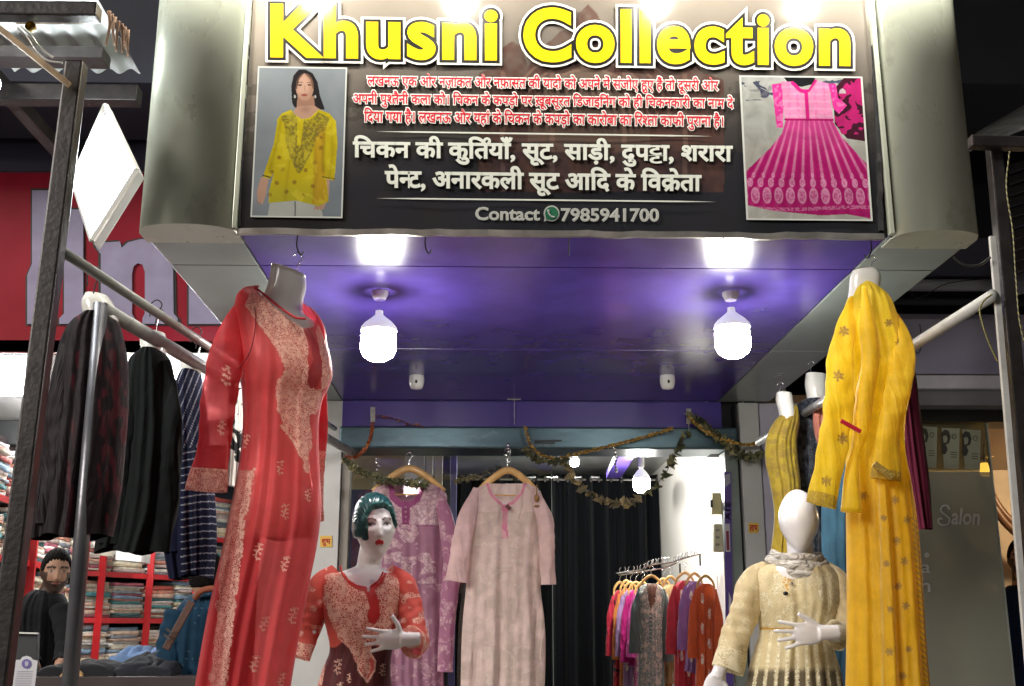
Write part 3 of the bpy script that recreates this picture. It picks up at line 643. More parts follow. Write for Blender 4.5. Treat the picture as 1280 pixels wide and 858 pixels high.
# printed photographs on the sign
def photo(x0, y0, x1, y1, skew, fn, name, label, res=1.9):
    """x0..x1 at the bottom edge; skew = how far the top edge is shifted / widened"""
    n, m_ = int((x1 - x0) * res), int((y1 - y0) * res); v = np.linspace(0, 1, m_)[:, None]; u = np.linspace(0, 1, n)[None]
    PX = (x0 + skew[0] * (1 - v)) + ((x1 + skew[1] * (1 - v)) - (x0 + skew[0] * (1 - v))) * u; PY = y0 + (y1 - y0) * v + 1.5 * u + 0 * u
    PY = PY + np.zeros_like(PX); c = fn(PX, PY, u + 0 * v, v + 0 * u)
    mk(name, (P(PX, PY, YS - .010).reshape(-1, 3), grid(n, m_)), M_flex, sign, col=c.reshape(-1, 3), label=label)
def woman(x, y, u, v):
    bx = (x - (312 + 9 * (1 - (y - 83) / 190))); c = np.zeros(x.shape + (3,)); c[:] = (.20, .23, .26); c += (.06 * (1 - v) + .03 * vn(x, y, 40, 2) - .02 * u)[..., None]
    c = lay(c, .25 * sst(.5, 1, vn(x + y * .4, y, 22, 8)), (.30, .32, .36))
    skin, skd = (.50, .30, .22), (.36, .20, .14)
    # trousers, hands
    c = lay(c, inpoly(x, y, [(338, 248), (400, 248), (404, 274), (334, 274)]), (.44, .45, .42)); c = lay(c, (np.abs(x - 369) < .8) * (y > 252), (.12, .13, .13))
    for hp in ([(326, 222), (336, 222), (332, 245), (328, 256), (322, 252), (321, 240)], [(402, 222), (412, 224), (411, 246), (404, 262), (394, 262), (393, 250), (400, 240)]): c = lay(c, inpoly(x, y, hp), skin)
    for a in ((323, 244, 322, 254), (326, 246, 325, 256), (397, 252, 393, 262), (400, 253, 397, 263), (403, 253, 401, 263)): c = lay(c, dline(x, y, [(a[0], a[1]), (a[2], a[3])]) < .4, skd)
    # hair behind
    c = lay(c, inpoly(x, y, [(365, 128), (364, 108), (367, 94), (374, 87), (382, 87), (391, 92), (397, 103), (400, 120), (406, 137), (398, 137), (372, 137), (367, 133)]), (.012, .010, .012))
    c = lay(c, inpoly(x, y, [(372, 120), (392, 120), (394, 134), (404, 139), (388, 152), (368, 140), (371, 134)]), skd)
    c = lay(c, inpoly(x, y, [(366, 140), (372, 133), (392, 132), (402, 138), (392, 150), (376, 151)]), skin)
    f = (((x - 381) / 11.2) ** 2 + ((y - 109) / 17) ** 2 < 1) & (y > 92); c = lay(c, f, (.60, .37, .28)); c = lay(c, f * sst(386, 394, x) * .5, skd)
    c = lay(c, inpoly(x, y, [(368, 112), (369, 97), (378, 90), (380, 92), (374, 99), (371, 112)]) | inpoly(x, y, [(384, 90), (392, 96), (395, 114), (391, 112), (388, 100), (381, 92)]), (.012, .010, .012))
    for ex in (375, 387): c = lay(c, (((x - ex) / 2.6) ** 2 + ((y - 106.5) / 1.1) ** 2 < 1), (.03, .015, .012)); c = lay(c, dline(x, y, [(ex - 3, 103.5), (ex + 3, 103)]) < .45, (.09, .05, .04))
    c = lay(c, dline(x, y, [(381, 107), (380.4, 113), (382, 114)]) < .45, (.42, .23, .17)); c = lay(c, (((x - 380.5) / 4.2) ** 2 + ((y - 119) / 1.5) ** 2 < 1), (.30, .04, .045))
    for ex in (368.5, 394): c = lay(c, np.hypot(x - ex, (y - 121) / 1.6) < 1.3, (.45, .47, .42))
    # tunic
    body = inpoly(x, y, [(352, 142), (364, 137), (368, 143), (377, 149), (388, 147), (398, 137), (412, 142), (417, 150), (416, 165), (408, 190), (403, 200), (408, 225), (411, 252), (398, 258), (370, 251), (336, 254), (336, 240), (341, 220), (344, 195), (348, 170), (346, 150)])
    slv = inpoly(x, y, [(352, 142), (347, 150), (342, 180), (330, 216), (329, 222), (338, 224), (346, 205), (350, 185)]) | inpoly(x, y, [(412, 142), (420, 152), (422, 180), (418, 226), (404, 223), (403, 200), (408, 170)])
    yel = (.55, .44, .012); c = lay(c, body | slv, yel); c = lay(c, body * sst(215, 250, y) * .45, (.30, .32, .03)); c = lay(c, inpoly(x, y, [(394, 160), (409, 150), (404, 200), (410, 252), (390, 256)]) * .6, (.50, .25, .02))
    e = inpoly(x, y, [(351, 146), (366, 140), (372, 148), (388, 150), (398, 140), (412, 148), (408, 160), (396, 172), (390, 190), (376, 216), (372, 217), (362, 196), (357, 178), (356, 158)]) & ~inpoly(x, y, [(372, 148), (380, 148), (376, 182), (371, 182)])
    c = lay(c, e * (.45 + .5 * (vn(x, y, 1.7, 6) > .45)), (.20, .16, .03))
    for (fx, fy) in ((349, 197), (353, 212), (340, 215), (346, 229), (368, 228), (382, 213), (393, 204), (401, 185), (401, 172), (391, 233), (358, 240), (380, 244), (337, 244)): c = lay(c, flower(x, y, fx, fy, 3.2, 6) * .75, (.20, .09, .02))
    for sp in ([(329, 219.5), (338, 222)], [(403, 221.5), (418, 224)]): c = lay(c, dline(x, y, sp) < .9, (.10, .07, .02))
    c = lay(c, slv * .25 * sst(.4, .8, vn(x, y, 8, 3)), (.36, .26, .01))
    for ln, w_, a_ in (([(351, 150), (347, 176), (337, 214)], 2.2, .35), ([(405, 162), (404, 190), (404, 214)], 2.4, .45), ([(392, 176), (396, 215), (392, 250)], 2.5, .25), ([(362, 200), (356, 250)], 2.5, .22), ([(414, 160), (416, 190), (412, 220)], 2.0, .25), ([(343, 170), (334, 205)], 1.6, .2)): c = lay(c, (body | slv) * a_ * np.exp(-(dline(x, y, ln) / w_) ** 2), (.16, .12, .005))
    c = lay(c, (body | slv) * .35 * sst(.55, .75, fbm(x, y, 9, 31)), (.80, .68, .05)); c = lay(c, f * .5 * sst(.4, 1, np.hypot((x - 379) / 11, (y - 107) / 17)), (.34, .18, .12)); c = lay(c, f * .4 * np.exp(-((x - 374) / 3.5) ** 2 - ((y - 113) / 3.5) ** 2), (.74, .42, .34))
    c = lay(c, (c.sum(-1) < .08) * (y < 140) * .5 * (np.abs(np.sin(x * 1.9 + .2 * y)) > .86), (.07, .06, .06)); c = lay(c, np.exp(-(np.abs(y - 137) / 5) ** 2 - ((x - 382) / 9) ** 2) * .45, (.20, .10, .07))
    c = c * (.62 + .14 * fbm(x, y, 30, 40)[..., None]); bd = (u < .018) | (u > .982) | (v < .011) | (v > .989); return lay(c, bd, (.50, .52, .50))
def pinkdress(x, y, u, v):
    # work in the print's own frame: U 0..1, W 0..1
    U, W = u, v; c = np.zeros(x.shape + (3,)); c[:] = (.42, .43, .40); n = fbm(x, y, 24, 1); c = lay(c, sst(.35, .75, n) * .8, (.62, .63, .62)); c = lay(c, (fbm(x, y * 2.4, 18, 5) > .66) * (W < .2), (.08, .09, .14)); c = lay(c, sst(.38, .5, W) * .55, (.40, .38, .33)); c = lay(c, (fbm(x, y * 1.5, 16, 12) < .30) * (W < .38) * .6, (.18, .18, .20))
    c = lay(c, inpoly(U, W, [(.75, .10), (.86, 0), (1, 0), (1, .45), (.84, .43), (.75, .33)]) * 1.0, (.06, .01, .025))
    c = lay(c, inpoly(U, W, [(.76, .16), (.86, .05), (1, 0), (1, .34), (.93, .40), (.80, .40), (.75, .3)]) * (fbm(x, y, 9, 7) > .46), (.52, .02, .17)); c = lay(c, (vn(x, y, 9, 21) > .7) * (U > .8) * (W < .12) * .8, (.6, .55, .6))
    pk, dp, lt = (.74, .10, .36), (.48, .012, .17), (.85, .36, .60)
    c = lay(c, inpoly(U, W, [(.35, 0), (.62, 0), (.60, .055), (.50, .075), (.40, .055)]), (.015, .015, .018))
    sk = inpoly(U, W, [(.36, .30), (.73, .30), (.80, .42), (1.0, .62), (1.0, .985), (.8, .955), (.6, .965), (.4, .95), (.2, .935), (.02, .90), (.02, .66), (.22, .50), (.32, .40)])
    c = lay(c, sk, dp); ang = (U - .545) / (.16 + (W - .1) * .95); f = np.abs(((ang * 9.2) % 1) - .5) * 2
    c = lay(c, sk * (f > .70) * .62 * sst(1.0, .45, W), lt); c = lay(c, sk * (f < .3) * .35, (.30, .005, .10)); c = lay(c, sk * sst(.60, .32, W) * .55, pk)
    for k in range(-6, 7):
        for (ww, rw, rh) in ((.83, .034, .055), (.74, .022, .03), (.69, .012, .018)):
            cu = .545 + (k / 9.2) * (.16 + (ww - .1) * .95); dd = np.hypot((U - cu) / rw, (W - ww) / rh); c = lay(c, sk * ((dd < 1) * (.25 + .5 * (vn(x, y, 1.6, 4) > .5)) + (np.abs(dd - .9) < .14) * .5), lt)
    c = lay(c, sk * (np.abs(W - .915 - .01 * np.sin(U * 5)) < .012) * (vn(x, y, 1.5, 3) > .4) * .6, lt)
    bod = inpoly(U, W, [(.34, .04), (.43, .04), (.49, .09), (.56, .09), (.62, .03), (.72, .05), (.74, .30), (.35, .30)]); c = lay(c, bod, (.86, .30, .55)); c = lay(c, bod * (np.abs(((U * 14) % 1) - .5) < .18) * (vn(x, y, 2.5, 8) > .45) * .5, (.80, .14, .42)); c = lay(c, bod * (np.abs(((W * 20) % 1) - .5) < .15) * .25, (.9, .6, .75))
    c = lay(c, dline(U, W, [(.43, .05), (.49, .10), (.535, .11), (.535, .30)]) < .014, (.70, .02, .25)); c = lay(c, dline(U, W, [(.62, .03), (.56, .10), (.50, .10)]) < .009, (.70, .02, .25)); c = lay(c, dline(U, W, [(.35, .302), (.74, .302)]) < .006, (.45, .01, .15))
    for sp in ([(.26, .06), (.34, .05), (.345, .22), (.33, .36), (.28, .36), (.27, .2)], [(.72, .05), (.78, .05), (.79, .15), (.86, .20), (.79, .26), (.745, .22)]): c = lay(c, inpoly(U, W, sp), (.82, .05, .36)); c = lay(c, inpoly(U, W, sp) * (vn(x, y, 3, 9) > .6) * .5, (.9, .3, .6))
    c = c * (.52 + .32 * fbm(x, y, 12, 41)[..., None]) ; c = lay(c, sk * sst(.55, 1, W) * .35, (.20, .004, .07)); bd = (u < .014) | (u > .986) | (v < .011) | (v > .989); return lay(c, bd, (.56, .57, .54))
photo(313, 83, 428, 271.5, (9.5, 6), woman, 'printed_photo', 'printed picture of a woman in a yellow tunic'); photo(933, 94.5, 1091, 275, (-9, -13), pinkdress, 'printed_photo', 'printed picture of a pleated pink dress')
# ------------------------------------------------------------------ garment builders
def loft(rows, Y, depth, M=160, N=200, fold=.006, fk=(5, 9, 14), yoff=0.0, seed=1, pinch=2.0, foldgrow=1.0, edge=0.0, lean=0.0):
    """a hollow cloth body. rows: (y, x_left, x_right[, depth factor]) in photo pixels at distance Y; depth = half thickness in metres"""
    R = np.array([(r + (1,))[:4] if len(r) < 4 else r for r in rows], float); r_ = np.random.default_rng(seed)
    v = np.linspace(0, 1, N); S = spline(R[np.argsort(R[:, 0])], N); yy, xl, xr, df = S.T
    t = np.linspace(0, 2 * pi, M, endpoint=False)[None]
    c, s = np.cos(t), np.sin(t); sx = np.sign(c) * np.abs(c) ** (2 / pinch); sy = np.sign(s) * np.abs(s) ** (2 / pinch)
    cx = ((xl + xr) / 2)[:, None]; hw = ((xr - xl) / 2)[:, None]
    A = fold * (.25 + .75 * foldgrow * v[:, None]); xx = sx; F = 0
    for k in fk:
        p0, p1 = r_.uniform(0, 6.28, 2); F = F + np.sin(xx * k * pi * .5 + p0 + 1.3 * np.sin(v[:, None] * r_.uniform(1, 3) + p1) * .5 + (s > 0) * 1.7) / (k / fk[0]) ** .5
    F = F / len(fk) ** .5
    px = cx + hw * sx * (1 + edge * np.sin(v[:, None] * 23 + 3 * r_.random()) * .02) ; py = yy[:, None] + 0 * px
    # hem unevenness
    py = py + (v[:, None] ** 12) * 3.0 * np.sin(px / 9.0 + seed)
    W = P(px, py, Y); W[..., 1] += yoff + lean * v[:, None] - sy * (-1) * depth * df[:, None] * 1.0 * 1 + A * F * np.sqrt(np.abs(s) + .05)
    return W.reshape(-1, 3), grid(M, N, True)
def sleeve(ax, rad, M=60, N=110, flat=.6, wr=.05, seed=2, yoff=0):
    """a sleeve: axis points (x, y, Y) in photo pixels, radii in pixels"""
    r_ = np.random.default_rng(seed); A = spline(np.array([list(P(a[0], a[1], a[2])) for a in ax]), N)
    rr = np.interp(np.linspace(0, 1, N), np.linspace(0, 1, len(rad)), rad); rr = np.convolve(np.pad(rr, 6, 'edge'), np.ones(13) / 13, 'valid') * mpp(np.mean([a[2] for a in ax]))
    d, Nn, B = frames(A); t = np.linspace(0, 2 * pi, M, endpoint=False); v = np.linspace(0, 1, N)
    # screen-plane normal of the axis and the depth direction
    yv = np.array([0, 1.0, 0]); side = np.cross(d, yv); side /= np.linalg.norm(side, axis=1)[:, None]; dep = np.cross(side, d)
    w = 1 + wr * np.sin(3 * t[None] + v[:, None] * 11 + r_.random() * 6) + wr * np.sin(5 * t[None] - v[:, None] * 19 + r_.random() * 6) * .7
    w = w + wr * 1.2 * np.sin(v[:, None] * 60 + 2.2 * np.sin(t[None] + 1)) * sst(.25, .5, v[:, None]) * sst(.95, .6, v[:, None]) * .5
    V = A[:, None] + (rr[:, None] * w)[..., None] * (np.cos(t)[None, :, None] * side[:, None] + flat * np.sin(t)[None, :, None] * dep[:, None])
    return V.reshape(-1, 3), grid(M, N, True)
def sheet(x0, y0, x1, y1): pass
def cols(VF, base): return np.tile(np.array(base, float), (len(VF[0]), 1))
def rim(pts_px, r, Y, front, closed=False):
    pts = P(np.array([p[0] for p in pts_px]), np.array([p[1] for p in pts_px]), Y); pts[:, 1] += front; return tube(spline(pts, 4 * len(pts_px)), r, 6)

def hanger_hook(parent, px, ytop, ybot, Y, r=.0016):
    a = P(px, ybot, Y); b = P(px, ytop, Y); h = b[2] - a[2]
    pts = [a, a + (0, 0, h * .45), a + (.004, 0, h * .62), a + (.016, 0, h * .8), b + (.008, 0, 0), b + (-.006, 0, -.003), b + (-.012, 0, -.012)]
    return mk('hook', tube(spline(pts, 18), r, 6), M_steel, parent, smooth=True)
def neck_block(parent, rows, Y, depth, name='torso_form', tilt=0):
    V, F = loft(rows, Y, depth, M=48, N=60, fold=0, pinch=2.4)
    n = 48; m = len(V) // n; F = [tuple(f) for f in F] + [tuple(range(n)), tuple(range((m - 1) * n, m * n))]
    if tilt:
        k = V[:, 2] > np.quantile(V[:, 2], .7); cx = V[:, 0].mean(); V[k, 2] -= (V[k, 0] - cx) * tilt * ((V[k, 2] - V[k, 2].min()) / (V[k, 2].max() - V[k, 2].min() + 1e-9))
    return mk(name, (V, F), M_torso, parent, smooth=True)

# ---- hero: red sheer kurti on a hanging torso form ------------------------------------------------
C_red = cloth('red_sheer_georgette', sheer=.5, rough=.5, sheen=.35, thread=(.98, .62, .50), es=210, eth=.19, transl=.35, crease=.35, cs=7)
RK = thing('red_kurti', 'long sheer red kurti with peach embroidery hung on a white torso form, left front', 'kurti', tuple(P(330, 858, 3.34)))
Yk = 3.34
hanger_hook(RK, 371, 316, 349, Yk)
# torso form: neck + bust + hips, one surface
rows = [(338, 339, 382, .50), (352, 337, 383, .52), (372, 331, 379, .58), (388, 318, 380, .75), (402, 305, 396, .9), (425, 303, 405, 1), (460, 304, 413, 1.1), (478, 306, 410, 1.08), (500, 308, 400, .95), (540, 309, 393, .85), (580, 306, 392, .9), (620, 296, 398, 1.05), (655, 292, 398, 1.1), (672, 300, 390, 1)]
nb = neck_block(RK, rows, Yk, .075, tilt=.35)
rows = [(364, 304, 352, .6), (370, 297, 366, .75), (380, 294, 381, .9), (392, 293, 396, 1), (410, 294, 406, 1.05), (430, 296, 409, 1.1), (452, 299, 414, 1.15), (468, 301, 415, 1.15), (482, 302, 411, 1.1), (496, 303, 404, 1), (520, 304, 399, .95), (560, 302, 398, .95), (600, 296, 400, 1.05), (640, 288, 401, 1.15), (680, 280, 396, 1.15), (720, 271, 388, 1.15), (770, 260, 378, 1.15), (820, 251, 369, 1.15), (900, 238, 356, 1.15)]
VF = loft(rows, Yk, .102, M=240, N=560, fold=.013, fk=(5, 9, 14), seed=5)
V = VF[0]
# round neckline: drop the collar line in front so the neck shows
px, py = proj(V); front = V[:, 1] < Yk
def redpaint(px, py, front, body=True):
    n = len(px); c = np.tile((.82, .075, .085), (n, 1)); e = np.zeros(n)
    j1 = 6 * (vn(px, py, 9, 1) - .5)
    yoke = inpoly(px + j1, py + j1, [(312, 368), (330, 372), (346, 384), (362, 398), (378, 408), (384, 424), (384, 440), (392, 486), (402, 486), (400, 505), (390, 520), (388, 560), (386, 590), (380, 588), (376, 570), (368, 548), (352, 530), (344, 505), (346, 480), (356, 462), (352, 446), (336, 424), (322, 404), (308, 384)])
    yoke2 = inpoly(px, py, [(398, 405), (412, 440), (415, 468), (409, 484), (402, 488), (400, 440), (395, 415)])
    e = np.where(front & (yoke | yoke2), 1.0, 0)
    hem = dline(px + j1, py + j1, [(384, 590), (376, 566), (364, 548), (350, 530)]); e = np.where(front & (hem < 2), 1.4, e)
    for k in range(11):   # vertical vine lines of the yoke
        cx_ = 352 + 4.5 * np.sin(k * 2.1) ; cy_ = 440 + k * 12; r_ = 11 - k * .5
        d = np.hypot((px - cx_ - k * 2.2) / 1.0, (py - cy_) / 1.25); e = np.where(front & (yoke) & (np.abs(d - r_) < 1.0), 1.6, e)
    pl = inpoly(px, py, [(378, 404), (388, 412), (396, 428), (403, 452), (403, 470), (396, 484), (388, 486), (384, 478), (386, 462), (392, 450), (388, 434), (382, 418)])
    c = lay(c, front & pl, (.50, .012, .03)); e = np.where(front & pl, 0, e)
    band = dline(px, py, [(322, 366), (336, 378), (352, 392), (368, 404), (382, 412)]); c = lay(c, front & (band < 2.2), (.62, .03, .05))
    # lacy side panel going down the left
    L = np.interp(py, [590, 640, 700, 780, 858], [291, 287, 280, 272, 264]); R_ = np.interp(py, [590, 640, 700, 780, 858], [318, 308, 300, 290, 283])
    sp = front & (py > 588) & (px > L - 3 + j1) & (px < R_ + j1); e = np.where(sp, .55 + .4 * (px > R_ - 8), e)
    e = np.where(front & (py > 585) & (np.abs(px - R_ - j1 * .5) < 1.3) & (vn(px, py, 2.5, 4) > .4), 1.5, e); c = lay(c, sp * .45, (.40, .03, .03))
    for i, (a, b, s_, g) in enumerate([(306, 552, 9, .4), (350, 585, 9, .1), (312, 600, 8, -.3), (356, 640, 10, 0), (322, 690, 11, .2), (356, 705, 10, .3), (366, 770, 11, .2), (330, 780, 10, .3), (318, 830, 11, .25), (385, 620, 8, 0), (352, 850, 9, .3)]):
        e = np.where(front & (sprig(px, py, a, b, s_, g) > 0), 1.55, e)
    c = lay(c, (~front) * .3, (.35, .01, .02)); return c, e
c, e = redpaint(px, py, front)
hole = front & inpoly(px, py, [(323, 365), (336, 377), (352, 391), (366, 402), (379, 410), (392, 408), (394, 396), (386, 384), (378, 355), (325, 355)]); Fk = VF[1][~hole[VF[1]].any(1)]
mk('body_cloth', (V, Fk), C_red, RK, smooth=True, col=c, emb=e)
def sl(parent, ax, rad, matl, base, embf=None, seed=3, flat=.6, name='sleeve', wr=.05, M=70, N=150):
    VF = sleeve(ax, rad, M=M, N=N, flat=flat, seed=seed, wr=wr); px, py = proj(VF[0]); c = cols(VF, base); e = np.zeros(len(px)); t = np.repeat(np.linspace(0, 1, N), M)
    if embf: c, e = embf(px, py, t, c, e)
    return mk(name, VF, matl, parent, smooth=True, col=c, emb=e)
def redsl(px, py, t, c, e):
    e = np.where((sprig(px, py, 283, 470, 13, .1) > 0) | (sprig(px, py, 277, 534, 10, .2) > 0), 1.5, e)
    e = np.where(t > .90, .8, e); c = lay(c, (t > .90) * .5, (.35, .02, .03)); e = np.where(np.abs(t - .90) < .006, 1.5, e); return c, e
sl(RK, [(306, 378, Yk), (296, 400, Yk - .03), (285, 440, Yk - .06), (274, 500, Yk - .07), (266, 560, Yk - .07), (259, 614, Yk - .07)], [9, 20, 22, 21, 19, 25], C_red, (.84, .07, .085), redsl, seed=4)
sl(RK, [(404, 478, Yk + .07), (402, 520, Yk + .08), (398, 570, Yk + .08), (395, 610, Yk + .08), (394, 652, Yk + .08)], [4, 8, 9, 9, 10], C_red, (.62, .03, .045), lambda px, py, t, c, e: (c, np.where(t > .5, .8, e)), seed=6)
mk('neck_piping', rim([(322, 366), (336, 377), (352, 391), (366, 402), (378, 409), (389, 410)], .0035, Yk, np.array([-.058, -.072, -.086, -.098, -.104, -.104])), mat('red_piping', (.55, .02, .03), .6), RK, smooth=True)
mk('seam', rim([(322, 378), (327, 402), (326, 430), (318, 455), (305, 470)], .0018, Yk, np.array([-.080, -.095, -.102, -.098, -.085])), mat('dark_red_seam', (.26, .01, .02), .7), RK, smooth=True)

# ---- yellow dress on the right -----------------------------------------------------------------
C_yel = cloth('yellow_sheer_chiffon', sheer=.22, rough=.5, sheen=.3, thread=(.40, .26, .07), es=200, eth=.2, transl=.4, crease=.5, cs=9, glint=.0, cstretch=(1.6, 1, .22))
Yd = 3.28
YD = thing('yellow_dress', 'long bright yellow dress with gold flower prints and a red clip, right front', 'dress', tuple(P(1105, 858, Yd)))
hanger_hook(YD, 1090, 320, 342, Yd)
rows = [(338, 1066, 1094, .55), (346, 1063, 1100, .6), (360, 1062, 1099, .6), (380, 1060, 1098, .8), (400, 1062, 1102, .8)]
neck_block(YD, rows, Yd, .05, tilt=-.1)
rows = [(355, 1074, 1086, .45), (362, 1066, 1098, .7), (374, 1060, 1112, .8), (392, 1054, 1120, .9), (415, 1050, 1127, 1), (440, 1050, 1138, 1.05), (460, 1050, 1142, 1.05), (485, 1052, 1139, 1), (520, 1056, 1132, .9), (560, 1058, 1131, .9), (600, 1059, 1138, 1), (650, 1059, 1146, 1.05), (720, 1060, 1152, 1.1), (800, 1060, 1157, 1.15), (900, 1058, 1166, 1.2)]
VF = loft(rows, Yd, .07, M=260, N=560, fold=.017, fk=(5, 8, 13), seed=11, foldgrow=.8); V = VF[0]; px, py = proj(V); front = V[:, 1] < Yd
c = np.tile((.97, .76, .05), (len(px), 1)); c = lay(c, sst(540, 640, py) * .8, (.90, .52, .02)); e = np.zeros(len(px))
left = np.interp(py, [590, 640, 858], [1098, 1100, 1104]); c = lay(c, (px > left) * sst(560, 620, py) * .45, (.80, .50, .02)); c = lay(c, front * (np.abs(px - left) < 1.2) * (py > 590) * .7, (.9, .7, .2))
for i, (a, b) in enumerate([(1079, 384), (1111, 404), (1088, 442), (1097, 446), (1124, 429), (1132, 455), (1112, 480), (1086, 500), (1122, 523), (1102, 548), (1110, 590), (1119, 625), (1105, 648), (1134, 650), (1121, 676), (1108, 705), (1131, 702), (1123, 733), (1113, 762), (1132, 758), (1112, 815), (1136, 812), (1128, 845), (1080, 620)]):
    e = np.where(front & (flower(px, py, a, b, 5.5 if i % 3 else 4.5, 6, i) > 0), 1.75, e); c = lay(c, front & (np.hypot(px - a, py - b) < 1.7), (.18, .05, .01))
for k in range(30):
    b = 650 + k * 7.5; a = np.interp(b, [650, 720, 800, 900], [1143, 1149, 1154, 1162]); e = np.where(front & (np.hypot((px - a) / 4.2, (py - b - (px - a) * .8) / 1.9) < 1), 1.8, e)
e = np.where(front & (np.abs(px - np.interp(py, [600, 720, 900], [1137, 1151, 1165])) < 1.0) & (py > 600), 1.6, e)
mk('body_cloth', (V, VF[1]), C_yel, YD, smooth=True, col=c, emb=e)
def yelsl(px, py, t, c, e):
    for (a, b) in ((1053, 548), (1033, 602), (1055, 414), (1048, 470)): e = np.where(flower(px, py, a, b, 7, 6, .4) > 0, 1.5, e)
    e = np.where((t > .95), .8, e); return c, e
sl(YD, [(1066, 372, Yd - .02), (1058, 405, Yd - .05), (1052, 450, Yd - .09), (1047, 510, Yd - .11), (1040, 565, Yd - .11), (1027, 632, Yd - .11)], [4, 13, 17, 18, 17, 17], C_yel, (.97, .74, .04), yelsl, seed=12, flat=.45, wr=.09)
sl(YD, [(1112, 384, Yd - .01), (1126, 415, Yd - .04), (1128, 460, Yd - .08), (1118, 510, Yd - .10), (1110, 550, Yd - .10), (1106, 600, Yd - .09)], [4, 12, 15, 15, 14, 18], C_yel, (.97, .72, .04), yelsl, seed=14, flat=.5, wr=.08)
mk('shawl_fold', tube(spline([P(a, b, Yd - .085) for a, b in ((1080, 358), (1084, 400), (1088, 450), (1080, 500), (1076, 540), (1066, 580), (1064, 640))], 60), np.interp(np.linspace(0, 1, 60), [0, .2, .6, .75, 1], [.006, .026, .026, .014, .03]), 18), C_yel, YD, smooth=True, col=(.96, .72, .04), emb=0)
mk('gold_braid', bar(P(1092, 580, Yd - .13), P(1116, 597, Yd - .13), .006, .020), mat('gold_braid', (.55, .36, .08), .4, .3, var=.6, vs=200), YD)
mk('clip', bev(bar(P(1051, 526, Yd - .15), P(1076, 540, Yd - .15), .008, .012), .002), mat('red_plastic_clip', (.62, .02, .05), .3), YD)

# ---- simple hanging clothes --------------------------------------------------------------------
def hang(name, label, cat, Y, rows, base, matl, depth=.05, fold=.010, seed=1, neck=None, hk=None, paint=None, sleeves=(), M=140, N=260, group=None, fk=(5, 9, 14), slcol=None):
    b = max(r[0] for r in rows); cx = np.mean([(r[1] + r[2]) / 2 for r in rows])
    t = thing(name, label, cat, tuple(P(cx, b, Y)), group)
    if neck: neck_block(t, neck, Y, .045, tilt=.1)
    if hk: hanger_hook(t, *hk, Y)
    VF = loft(rows, Y, depth, M=M, N=N, fold=fold, seed=seed, fk=fk); px, py = proj(VF[0]); c = cols(VF, base); e = np.zeros(len(px)); fr = VF[0][:, 1] < Y
    if paint: c, e = paint(px, py, fr, c, e)
    mk('body_cloth', VF, matl, t, smooth=True, col=c, emb=e)
    for i, (ax, rad) in enumerate(sleeves):
        sl(t, [(a, b_, Y + dy) for a, b_, dy in ax], rad, matl, slcol or base, (lambda px, py, tt, c, e: paint(px, py, np.ones(len(px), bool), c, e)) if paint else None, seed=seed + i + 20, flat=.5, wr=.06, M=48, N=100)
    return t
C_vel = cloth('crushed_velvet', rough=.55, sheen=.12, transl=0, crease=.5, cs=9, spec=.2); C_dull = cloth('matt_dark_cloth', rough=.8, sheen=.02, transl=0, crease=.5, cs=8, spec=.15)
def velp(px, py, fr, c, e):  # reddish sheen of the velvet is painted into the cloth colour
    m = sst(.55, .75, vn(px, py * .25, 7, 3)) * sst(6, 2, np.abs(px - np.interp(py, [400, 670], [96, 86]))); c = lay(c, m, (.11, .012, .022)); m = sst(.45, .7, vn(px * 1.3, py * .5, 6, 5)) * (px > 122); return lay(c, m * .8, (.09, .01, .018)), e
hang('maroon_velvet_jacket', 'crushed maroon velvet jacket hanging on a white form beside the thick post', 'jacket', 3.05, [(396, 106, 142), (404, 92, 148), (420, 80, 153), (445, 72, 158), (500, 60, 160), (560, 52, 156), (620, 44, 150), (672, 38, 140)], (.010, .004, .007), C_vel, depth=.07, seed=3, neck=[(370, 108, 135, .8), (378, 104, 140, 1), (398, 106, 146, 1.1), (410, 106, 146, 1.1)], paint=velp, sleeves=[([(92, 410, -.03), (80, 470, -.05), (72, 560, -.05), (60, 655, -.05)], [9, 16, 16, 15])])
hang('black_jacket', 'plain black jacket hanging between the velvet jacket and the pinstriped one', 'jacket', 3.4, [(440, 178, 204), (450, 164, 212), (470, 157, 217), (520, 150, 222), (580, 138, 224), (640, 126, 222), (690, 118, 205)], (.008, .011, .011), C_dull, depth=.07, seed=8, neck=[(416, 178, 206, .8), (425, 176, 208, 1), (445, 180, 206, 1.1), (460, 180, 206, 1.1)], hk=(196, 385, 418), sleeves=[([(172, 450, -.03), (160, 500, -.05), (150, 590, -.05), (138, 680, -.05)], [7, 15, 17, 15]), ([(205, 452, -.03), (214, 520, -.04), (210, 600, -.04), (200, 690, -.04)], [7, 14, 14, 12])])
def pin(px, py, fr, c, e):
    m = (np.abs(((py + 3.0 * np.sin((px - 235) / 16)) % 9.2) - 4.6) < .55) & (px > 226) & (py > 560); m2 = (np.abs(((px * .9 + py * .35) % 7) - 3.5) < .45) & (py < 560) & (px > 222); return lay(c, (m | m2) * .75, (.42, .44, .5)), e
hang('pinstripe_jacket', 'navy blue jacket with thin white pinstripes behind the red sleeve', 'jacket', 3.7, [(466, 228, 250), (476, 222, 252), (500, 218, 256), (560, 212, 262), (620, 207, 268), (680, 204, 270), (722, 212, 266)], (.006, .008, .028), C_dull, depth=.07, seed=15, neck=[(448, 228, 250, .8), (455, 226, 252, 1), (470, 230, 250, 1), (480, 230, 250, 1)], hk=(248, 425, 450), paint=pin, sleeves=[([(226, 476, -.03), (220, 540, -.05), (215, 620, -.05), (218, 690, -.05)], [5, 10, 12, 12])])
def bw(px, py, fr, c, e): return lay(c, sst(.5, .58, fbm(px, py, 13, 2)), (.02, .02, .02)), e
